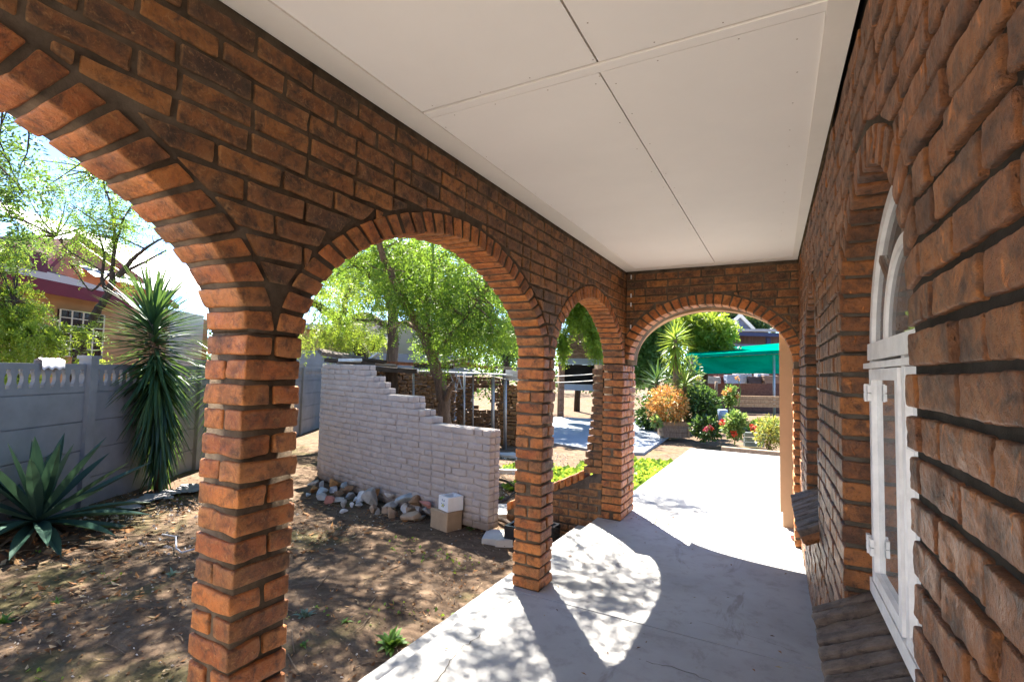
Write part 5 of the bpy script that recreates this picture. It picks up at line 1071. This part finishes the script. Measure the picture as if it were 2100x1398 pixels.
m_orange = m_leaf('orange_leaf', [(.50, .16, .03), (.62, .27, .05), (.60, .42, .16), (.34, .22, .07)], (.6, .3, .08), .3); m_red = m_plain('red_petals', (.62, .07, .03), .6, .3, .2, 30); m_pinkp = m_plain('pink_petals', (.62, .16, .18), .6, .3, .2, 30); m_plank = m_bark('grey_brown_plank', (.16, .11, .08), (.36, .27, .20), 22); m_plank2 = m_bark('warm_timber', (.22, .13, .07), (.42, .29, .17), 22)
m_light = m_leaf('pale_green_leaf', [(.10, .18, .04), (.17, .26, .06), (.26, .34, .12)], (.35, .45, .10), .4); m_mid = m_leaf('mid_green_leaf', [(.04, .10, .025), (.07, .15, .03), (.11, .19, .04)], (.2, .32, .05), .35); m_yel = m_leaf('yellow_green_leaf', [(.20, .20, .03), (.32, .28, .05), (.14, .18, .03)], (.5, .45, .08), .35)
# planter box with the orange plant
dP = 14.2; pb = D(1387, 897, dP); zg = pb[2]; AP2 = (pb, c_r*[1, 1, 0]/np.linalg.norm(c_r[:2]), nrm(c_f*[1, 1, 0]), np.array([0, 0, 1.0])); hw2 = 26*dP/FPX; hh2 = 31*dP/FPX
pl = thing('planter_box', 'grey brown wooden planter box standing on bare soil beyond the path', 'planter', pb); g = Geo()
for i in range(3): z0 = i*hh2/3; g.box((-hw2, -.02, z0), (hw2-.045, .02, z0+hh2/3-.010), 0, AP2); g.box((-hw2, .56, z0), (hw2, .60, z0+hh2/3-.010), 0, AP2); g.box((hw2-.04, .021, z0), (hw2, .559, z0+hh2/3-.010), 0, AP2); g.box((-hw2, .021, z0), (-hw2+.04, .559, z0+hh2/3-.010), 0, AP2)
under(g.build('boards', [m_plank]), pl); g = Geo(); g.box((-hw2-.02, -.05, hh2-.09), (hw2-.02, -.022, hh2+.01), 0, AP2); g.box((hw2-.042, -.04, 0), (hw2+.012, -.021, hh2-.095), 0, AP2); under(g.build('rim', [m_plank2]), pl); g = Geo(); g.box((-hw2+.042, .022, 0), (hw2-.042, .558, hh2-.05), 0, AP2); under(g.build('soil', [m_soil]), pl)
op = thing('orange_shrub', 'orange and cream leaved shrub growing in the wooden planter box', 'shrub', pb+[0, 0, hh2-.05]); c0 = D(1374, 833, dP)+AP2[2]*.3; R0 = 44*dP/FPX; g = Geo(); stems(g, pb+AP2[2]*.3+[0, 0, hh2-.08], (R0*.8, R0*.8, R0*1.4), 26, .02, 0); under(g.build('stems', [m_plain('straw_stem', (.36, .24, .11), .8)]), op); g = Geo(); leafball(g, c0, (R0, R0*.9, R0*.95), 2600, .105, 0, .45, .45); leafball(g, c0+[0, 0, -.1], (R0*.9, R0*.8, R0*.9), 700, .09, 1, .45, .3); under(g.build('leaves', [m_orange, m_mid]), op)
# shrubs with flowers
def shrub(label, px, py, dd, rx, rz_, n, size, mat, flowers=(), name='shrub', mat2=None, fl=.45):
    c = D(px, py, dd); r1, r2 = rx*dd/FPX, rz_*dd/FPX; base = c.copy(); base[2] -= r2; t = thing(name, label, 'shrub', base, None); g = Geo(); stems(g, base, (r1*.7, r1*.7, r2*1.5), 9, .012, 0); under(g.build('stems', [m_barkB]), t)
    g = Geo(); leafball(g, c, (r1, r1*.9, r2), n, size, 0, fl, .25)
    if mat2: leafball(g, c, (r1, r1*.9, r2), n//3, size, 1, fl, .4)
    under(g.build('leaves', [mat, mat2 or mat]), t)
    for fx, fy, fr_, fm in flowers:
        g = Geo(); p = D(fx, fy, dd-r1*.85); leafball(g, p, np.full(3, fr_*dd/FPX), 70, fr_*dd/FPX*.9, 0, .6, .3); under(g.build('flower_head', [fm]), t)
    return t
shrub('tall dark green bush behind the orange shrub and red flowers', 1440, 840, 14.6, 34, 50, 1900, .13, m_deep, [(1448, 880, 4, m_pinkp), (1462, 873, 3, m_pinkp)], mat2=m_mid)
shrub('low dark bush with pink blossoms between planter and path end', 1447, 878, 13.2, 30, 24, 900, .12, m_deep, [(1447, 880, 4, m_pinkp), (1456, 875, 3, m_pinkp), (1460, 879, 3, m_red)], mat2=m_mid)
shrub('light green leafy plant with red flowers behind the timber kerb', 1507, 872, 12.6, 22, 30, 900, .13, m_light, [(1480, 866, 5, m_red), (1505, 889, 5, m_red)], mat2=m_mid)
shrub('yellowish spotted bush with orange flowers beside the peach post', 1578, 888, 12.7, 32, 36, 1500, .075, m_yel, [(1544, 875, 6, m_red), (1557, 865, 4, m_red)], mat2=m_light)
shrub('small bright plant with orange blooms by the stacked timber', 1498, 812, 15.6, 14, 22, 420, .12, m_mid, [(1486, 806, 4, m_orange), (1496, 799, 4, m_orange), (1513, 812, 4, m_orange)], mat2=m_light)
shrub('deep blue green round bush below the shade net post', 1440, 812, 15.6, 18, 22, 520, .13, m_deep)
shrub('tall mid green bush filling the gap behind the sunlit yucca stem', 1400, 770, 17.5, 40, 46, 900, .16, m_mid, mat2=m_light)
shrub('low light green plant spilling beside the planter foot', 1346, 865, 14.0, 9, 12, 160, .12, m_light)
shrub('big leafed bush at the far corner of the far pillar', 1330, 850, 16.5, 26, 42, 900, .16, m_deep, mat2=m_mid)
for lab, px, py, dd in (('tall yellow seed head on a thin stem before the shade net', 1433, 776, 15.8), ('single orange flower on a long stalk against the bare ground', 1513, 776, 15.2)):
    t = thing('flower', lab, 'flower', D(px, 830, dd)); g = Geo(); g.tube([D(px+2, 835, dd), D(px+6, 800, dd), D(px, py, dd)], [.014, .011, .008], 5); under(g.build('stalk', [m_mid]), t); g = Geo(); leafball(g, D(px, py, dd), np.full(3, .065), 90, .05, 0, .6, .3); under(g.build('flower_head', [m_yel if 'yellow' in lab else m_orange]), t)
# yuccas of the garden
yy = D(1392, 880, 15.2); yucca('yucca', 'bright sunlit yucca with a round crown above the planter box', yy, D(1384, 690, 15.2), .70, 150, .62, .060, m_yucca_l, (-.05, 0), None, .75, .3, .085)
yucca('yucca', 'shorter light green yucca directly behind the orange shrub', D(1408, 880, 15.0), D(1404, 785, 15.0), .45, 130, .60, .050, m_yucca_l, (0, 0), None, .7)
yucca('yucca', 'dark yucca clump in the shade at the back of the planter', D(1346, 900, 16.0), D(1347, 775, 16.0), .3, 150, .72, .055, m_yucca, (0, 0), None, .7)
# kerb, raised bed, stake
g = Geo(); a, b = G(1480, 931, -.10), G(1612, 944, -.10); plank(a+[0, 0, .06], b+[0, 0, .06], .16, .22, 0, g); tag(g.build('timber_kerb', [m_plank]), 'weathered timber kerb across the end of the concrete path', 'kerb')
for i, (y0, lab) in enumerate(((828, 'lowest board of the timber bed edge'), (820, 'middle board of the timber bed edge'), (812, 'top board of the timber bed edge'))):
    g = Geo(); plank(D(1497, y0+2, 17.0), D(1600, y0+4, 17.0), .14, .105, 0, g); tag(g.build('bed_board', [m_plank2]), lab, 'board', 'boards of the raised bed')
g = Geo(); g.tube([D(1468, 815, 16.0), D(1469, 782, 16.0)], .045, 7); tag(g.build('stake', [m_plank], smooth=True), 'short weathered wooden stake standing in the bare ground', 'stake')
g = Geo(); pv = [G(x, y, -.16) for x, y in ((1495, 935), (1615, 942), (1640, 850), (1500, 836))]
g = Geo(); a, b = G(1530, 905, -.12), G(1556, 905, -.12); bxc = D(1542, 915, 12.9)
for i in range(3): plank(D(1526, 890+i*10, 13.3), D(1566, 892+i*10, 13.3), .10, .11, 0, g)
tag(g.build('crate', [m_plain('greenish_grey_board', (.22, .25, .24), .8)]), 'greenish grey slatted crate between the two flowering plants', 'crate')
g = Geo(); p = D(1482, 852, 13.8); th = np.linspace(0, 2*math.pi, 13)[:-1]; pr = [(.10, 0), (.12, .2), (.13, .36), (.10, .37), (.09, .30)]
for j in range(len(pr)): g.v.append(np.array([p+[pr[j][0]*math.cos(t), pr[j][0]*math.sin(t), pr[j][1]-.2] for t in th])); g.off.append(np.zeros((12, 3))); g.amp.append(np.zeros((12, 2))); g.dir.append(np.zeros((12, 3)))
g.n = 60
for j in range(len(pr)-1):
    for i in range(12): g.f.append((j*12+i, j*12+(i+1) % 12, (j+1)*12+(i+1) % 12, (j+1)*12+i)); g.m.append(0)
tag(g.build('bucket', [m_plain('grey_blue_plastic', (.25, .32, .42), .5)], smooth=True), 'grey blue bucket half hidden among the flowering plants', 'bucket')
# green shade net
m_net = NM('green_shade_cloth'); _n = m_net; cc_n = _n.ramp(_n.noise(_n.coord((.4, .4, 1.5)), 2.2, 5, .6, .8), [(.3, (.0, .17, .115)), (.7, (.0, .29, .20))]); dn = _n.n('ShaderNodeBsdfDiffuse'); _n.link(cc_n, dn.inputs[0]); tn = _n.n('ShaderNodeBsdfTranslucent'); _n.link(cc_n, tn.inputs[0]); mxn = _n.n('ShaderNodeMixShader'); mxn.inputs[0].default_value = .45; _n.link(dn.outputs[0], mxn.inputs[1]); _n.link(tn.outputs[0], mxn.inputs[2]); _n.link(mxn.outputs[0], _n.out.inputs[0]); m_net = _n.m
dN = 19.0; sn = thing('shade_net_shelter', 'shelter of bright green shade cloth on thin posts in the garden', 'shelter', D(1500, 850, dN))
pe_ = nrm(c_r*[1, 1, 0]); pf = nrm(c_f*[1, 1, 0])
def cloth(name, c, nu=24, nv=8, sag=.05):
    c = [np.array(x) for x in c]; g = Geo(); V = []
    for j in range(nv+1):
        for i in range(nu+1):
            u_, v_ = i/nu, j/nv; p = (1-u_)*(1-v_)*c[0]+u_*(1-v_)*c[1]+u_*v_*c[2]+(1-u_)*v_*c[3]
            p = p+np.array([0, 0, -sag*math.sin(math.pi*v_)*(1+.4*math.sin(u_*9)) ])+pf*(.035*math.sin(u_*23+v_*3)*v_+.02*math.sin(u_*57)); V.append(p)
    g.add(V, [(j*(nu+1)+i, j*(nu+1)+i+1, (j+1)*(nu+1)+i+1, (j+1)*(nu+1)+i) for j in range(nv) for i in range(nu)]); return under(g.build(name, [m_net], smooth=True), sn)
r1 = D(1600, 703, dN+2.4); l1 = D(1418, 719, dN+2.4)
cloth('roof_cloth', [D(1403, 728, dN-.3), D(1640, 716, dN-.3), D(1640, 700, dN+2.4), l1], 24, 6, .025)
cloth('valance', [D(1403, 728, dN-.3), D(1640, 716, dN-.3), D(1640, 723, dN-.34), D(1410, 734, dN-.34)], 24, 2, 0)
cloth('back_cloth', [D(1424, 734, dN+.2), D(1640, 724, dN+.2), D(1640, 766, dN+.2), D(1424, 766, dN+.2)], 24, 6, 0)
for px, y0 in ((1424, 733), (1587, 728), (1660, 722)):
    a = D(px, y0, dN+.05); b = a.copy(); b[2] = GZ-.1; g = Geo(); g.tube([b, a], .045, 7); under(g.build('post', [m_iron], smooth=True), sn)
# stored things under the net, far back
ju = [(1455, 26.0, .5, .35, (.30, .28, .26), 'grey stacked pallet in the far yard'), (1480, 26.5, .35, .4, (.16, .05, .04), 'dark red drum in the far yard'), (1502, 26.0, .35, .42, (.28, .33, .42), 'bluish grey bin in the far yard'), (1522, 26.4, .42, .5, (.38, .36, .36), 'pale grey cabinet in the far yard'), (1545, 26.2, .35, .36, (.06, .04, .04), 'black engine block in the far yard'), (1562, 26.4, .3, .5, (.45, .45, .47), 'whitish sheet metal box in the far yard'), (1580, 26.0, .4, .4, (.20, .12, .08), 'brown timber pile in the far yard')]
for px, dd, hw_, hgt, col, lab in ju:
    p = D(px, 778, dd); p[2] = D(px, 786, dd)[2]; g = rbox('s', None, (-hw_, -.2, 0), (hw_, .25, hgt), (p, pe_, pf, np.array([0, 0, 1.])), .02); g.box((-hw_*1.04, -.22, hgt*.48), (hw_*1.04, -.201, hgt*.56), 0, (p, pe_, pf, np.array([0, 0, 1.]))); tag(g.build('yard_junk', [m_plain('junk_%d' % px, col, .7)], smooth=False), lab, 'junk', 'stored things in the far yard')
vw = thing('dark_yard_wall', 'long low brown brick wall at the back of the yard', 'wall', D(1500, 780, 27)); g = Geo(); a = D(1380, 785, 27.2); a[2] = GZ; g.box((0, 0, 0), (9, .25, D(1500, 762, 27.2)[2]-GZ), 0, (a, pe_, pf, np.array([0, 0, 1.]))); under(g.build('brickwork', [m_plain('brown_yard_brick', (.12, .06, .045), .9, .2, .4, 12)]), vw)
# sandy bank under the shelter
# far house with veranda and gable
m_blue = m_plain('dark_blue_paint', (.035, .045, .10), .6, .3, .15, 3); m_slate = m_plain('slate_grey_cladding', (.13, .14, .19), .7, .3, .25, 5); m_boards = m_bark('dark_boards', (.07, .05, .05), (.18, .13, .12), 8)
dF = 30.0; fh = thing('far_house', 'distant house with dark blue veranda fascia and white gable edge', 'house', D(1540, 740, dF)); fo = D(1484, 720, dF); fo[2] = GZ; AFh = (fo, pe_, pf, np.array([0, 0, 1.])); fz = lambda y: float(D(1540, y, dF)[2]-GZ); fx = lambda x: float(np.dot(D(x, 720, dF)-fo, pe_))
g = Geo(); g.box((fx(1496), 1.8, 0), (fx(1660), 7, fz(680)), 0, AFh); under(g.build('wall', [m_boards]), fh); g = Geo(); g.box((fx(1500), 1.72, fz(684)), (fx(1580), 1.79, fz(680)), 0, AFh); under(g.build('timber_trim', [m_plank2]), fh)
g = Geo(); v = [(fx(1478), -.2, fz(681)), (fx(1660), -.2, fz(677)), (fx(1660), -.2, fz(672)), (fx(1478), -.2, fz(676)), (fx(1478), 2.2, fz(676)), (fx(1660), 2.2, fz(672)), (fx(1660), 2.2, fz(667)), (fx(1478), 2.2, fz(671))]; g.add(AFh[0]+np.array(v)@np.array(AFh[1:4]), [(0, 1, 2, 3), (7, 6, 5, 4), (3, 2, 6, 7), (0, 4, 5, 1), (1, 5, 6, 2), (0, 3, 7, 4)]); under(g.build('roof', [m_tin]), fh)
g = Geo(); g.box((fx(1485), -.12, fz(689)), (fx(1660), 0, fz(681.2)), 0, AFh); under(g.build('fascia', [m_blue]), fh)
g = Geo(); g.box((fx(1481), -.15, 0), (fx(1485), -.02, fz(681)), 0, AFh); under(g.build('post', [m_white]), fh); g = Geo(); g.box((fx(1486), .3, 0), (fx(1498), .45, fz(689)), 0, AFh); g.box((fx(1578), .3, 0), (fx(1586), .45, fz(689)), 0, AFh); under(g.build('pillar', [m_blue]), fh)
g = Geo(); g.box((fx(1498), -.1, fz(716)), (fx(1578), -.04, fz(706)), 0, AFh); under(g.build('balustrade', [m_slate]), fh)
ga, gb_, gc = (fx(1524), fz(674)), (fx(1557), fz(640)), (fx(1590), fz(674)); g = Geo(); v = [(x, 2.6, z) for x, z in (ga, gb_, gc)]+[(x, 6, z) for x, z in (ga, gb_, gc)]; g.add(AFh[0]+np.array(v)@np.array(AFh[1:4]), [(0, 1, 2), (5, 4, 3), (0, 3, 4, 1), (1, 4, 5, 2), (2, 5, 3, 0)]); under(g.build('gable', [m_slate]), fh)
g = Geo()
for a, b in ((ga, gb_), (gb_, gc)):
    d_ = nrm([b[0]-a[0], 0, b[1]-a[1]])*.0; v = [(a[0], 2.45, a[1]), (b[0], 2.45, b[1]), (b[0], 2.45, b[1]+.28), (a[0], 2.45, a[1]+.28)]; v = v+[(x, 2.585, z) for x, _, z in v]; g.add(AFh[0]+np.array(v)@np.array(AFh[1:4]), [(0, 1, 2, 3), (7, 6, 5, 4), (0, 4, 5, 1), (1, 5, 6, 2), (2, 6, 7, 3), (3, 7, 4, 0)])
under(g.build('bargeboard', [m_cream]), fh)
# trees closing the view
bt = [('bright feathery tree behind the yucca crown', [(1450, 690, 21, 42, 45, 900), (1415, 660, 21, 40, 35, 600)], 21, 1445, m_lime, (.34, 12, .16, .06)), ('dark leafy tree behind the dark yucca clump', [(1330, 720, 19, 36, 60, 900), (1350, 670, 19, 40, 40, 500)], 19, 1340, m_mid, (.34, 12, .15, .06)),
      ('dense dark tree above the far house roof', [(1500, 655, 36, 50, 26, 700), (1450, 640, 36, 60, 40, 600)], 36, 1490, m_deep, (.5, 12, .26, .11)), ('pale hazy tree rising behind the gable', [(1520, 635, 40, 46, 20, 400), (1570, 650, 40, 34, 18, 200)], 40, 1530, m_light, (.5, 12, .26, .11)),
      ('yellow green tree drooping over the brick barbecue', [(1188, 634, 19.6, 34, 34, 900), (1153, 690, 19.6, 9, 40, 240), (1219, 690, 19.6, 9, 45, 240), (1188, 560, 19.6, 40, 50, 300)], 24.5, 1184, m_lime, (.34, 14, .11, .04)), ('dark round tree behind the stacked stone wall', [(1040, 690, 15.5, 26, 36, 600)], 15.5, 1040, m_mid, (.32, 12, .11, .05)),
      ('broad leafy tree behind the boundary fence', [(850, 560, 21, 130, 70, 1300), (960, 640, 21, 110, 70, 1300), (720, 560, 21, 90, 70, 600), (1110, 545, 18.5, 110, 40, 1300)], 21, 900, m_feather, (.4, 12, .16, .06)), ('shady green thicket tree between barbecue and planter', [(1250, 730, 22, 50, 60, 500)], 22, 1260, m_mid, (.4, 12, .18, .07))]
for lab, blobs, dd, px, mt, sp in bt:
    b = D(px, 800, dd); b[2] = GZ-.1; c0 = D(blobs[0][0], blobs[0][1], dd)
    tree('garden_tree', lab, 'tree', [([b, (b*.5+c0*.5)+RNG.normal(0, .1, 3), c0+[0, 0, .2]], [.16, .12, .05])], [(D(x, y, d_), (rx*d_/FPX, rx*d_/FPX*.8, ry*d_/FPX), n) for x, y, d_, rx, ry, n in blobs], mt, m_barkA, sp, None, True, 30, .35, 7)
hb = Geo()
for i in range(9): c_ = D(1130+i*75, 745, 44+RNG.uniform(-2, 2)); leafball(hb, c_, (3.2, 2.5, 2.6), 900, .38, 0, .5, .5)
for i in range(16): c_ = D(-300+i*85, 735, 40+RNG.uniform(-2, 2)); leafball(hb, c_, (3.6, 2.5, 3.0), 700, .45, 0, .5, .5)
tag(hb.build('far_treeline', m_deep), 'far band of dark trees closing the horizon', 'trees', kind='stuff')
# grass and dry leaves
m_grass = m_leaf('lush_ground_cover', [(.09, .19, .02), (.15, .27, .03), (.21, .31, .04)], (.38, .48, .05), .4)
g = Geo()
def ground_cover(n, poly, L, W_, thr=-.2):
    lo, hi = np.min(poly, 0), np.max(poly, 0); k_ = 0; pos = []
    while len(pos) < n and k_ < 60000:
        k_ += 1; p = RNG.uniform(lo, hi); inside = False; j = len(poly)-1
        for i in range(len(poly)):
            if (poly[i][1] > p[1]) != (poly[j][1] > p[1]) and p[0] < (poly[j][0]-poly[i][0])*(p[1]-poly[i][1])/(poly[j][1]-poly[i][1])+poly[i][0]: inside = not inside
            j = i
        if inside and vnoise(np.array([[p[0]*2.2, p[1]*2.2, 1.5]]))[0] > thr: pos.append(p)
    pos = np.array(pos); n = len(pos); z = gheight(pos[:, 0], pos[:, 1]); b = np.c_[pos, z]; a = RNG.normal(size=(n, 3)); a[:, 2] = np.abs(a[:, 2])*1.1+.25; a /= np.linalg.norm(a, axis=1, keepdims=True); s = np.cross(a, [0, 0, 1.]); s /= np.linalg.norm(s, axis=1, keepdims=True)+1e-9; l = L*RNG.uniform(.5, 1.3, (n, 1)); s = s*l*W_
    V = np.stack([b, b+a*l*.6+s, b+a*l, b+a*l*.6-s], 1).reshape(-1, 3); g.addarr(V, np.arange(len(V)).reshape(-1, 4))
ground_cover(5200, [(-2.0, 6.5), (-2.0, 10.9), (-3.4, 10.6), (-3.9, 7.0)], .13, .42, -.35); ground_cover(900, [(-2.9, 5.9), (-2.05, 5.9), (-2.0, 7), (-4.2, 9.5), (-5, 8.6)], .10, .3, .1)
ground_cover(1500, [(-1.2, 19), (1.5, 19), (1.5, 24), (-1.0, 24)], .25, .2, -.3); ground_cover(260, [(-8, .5), (-2.1, .5), (-2.1, 5), (-8, 4)], .035, .35, .45)
tag(g.build('ground_cover', m_grass), 'lush bright green ground cover beside the concrete path', 'ground cover', kind='stuff')
g = Geo()
def floor_leaves(n, cx, cy, sx, sy, s):
    x = RNG.normal(cx, sx, n); y = RNG.normal(cy, sy, n); ok = (x > -1.8) & (x < .05); x, y = x[ok], y[ok]; n = len(x); a = RNG.uniform(0, 6.28, n); L = s*RNG.uniform(.5, 1.3, n)
    c_ = np.c_[x, y, np.full(n, .006)]; u_ = np.c_[np.cos(a), np.sin(a), RNG.uniform(-.1, .3, n)]; v_ = np.c_[-np.sin(a), np.cos(a), RNG.uniform(0, .3, n)]
    V = np.stack([c_-u_*L[:, None]/2, c_-v_*L[:, None]/5+[0, 0, .003], c_+u_*L[:, None]/2, c_+v_*L[:, None]/5+[0, 0, .003]], 1).reshape(-1, 3); V[:, 2] = np.maximum(V[:, 2], .003); g.addarr(V, np.arange(len(V)).reshape(-1, 4))
floor_leaves(60, -1.25, 5.7, .16, .10, .035); floor_leaves(34, -.9, 4.2, .6, 1.4, .025); floor_leaves(12, -.1, 2.6, .1, .3, .03); floor_leaves(50, -.9, 7.5, .6, 2, .04); floor_leaves(12, -.03, 3.2, .1, .5, .03)
tag(g.build('fallen_leaves', m_litter), 'few dry leaves fallen on the concrete floor', 'fallen leaves', kind='stuff')

hd = thing('hedge', 'dark green hedge closing the yard behind the stacked stone wall', 'hedge', D(1010, 780, 23)); g = Geo()
for i in range(8): c_ = D(905+i*30, 728, 23+RNG.uniform(-.5, .5)); leafball(g, c_, (.9, .7, 1.1), 520, .17, 0, .5, .4); leafball(g, c_-np.array([0, 0, 1.2]), (.9, .7, 1.0), 260, .17, 0, .5, .4)
under(g.build('leaves', [m_mid]), hd)
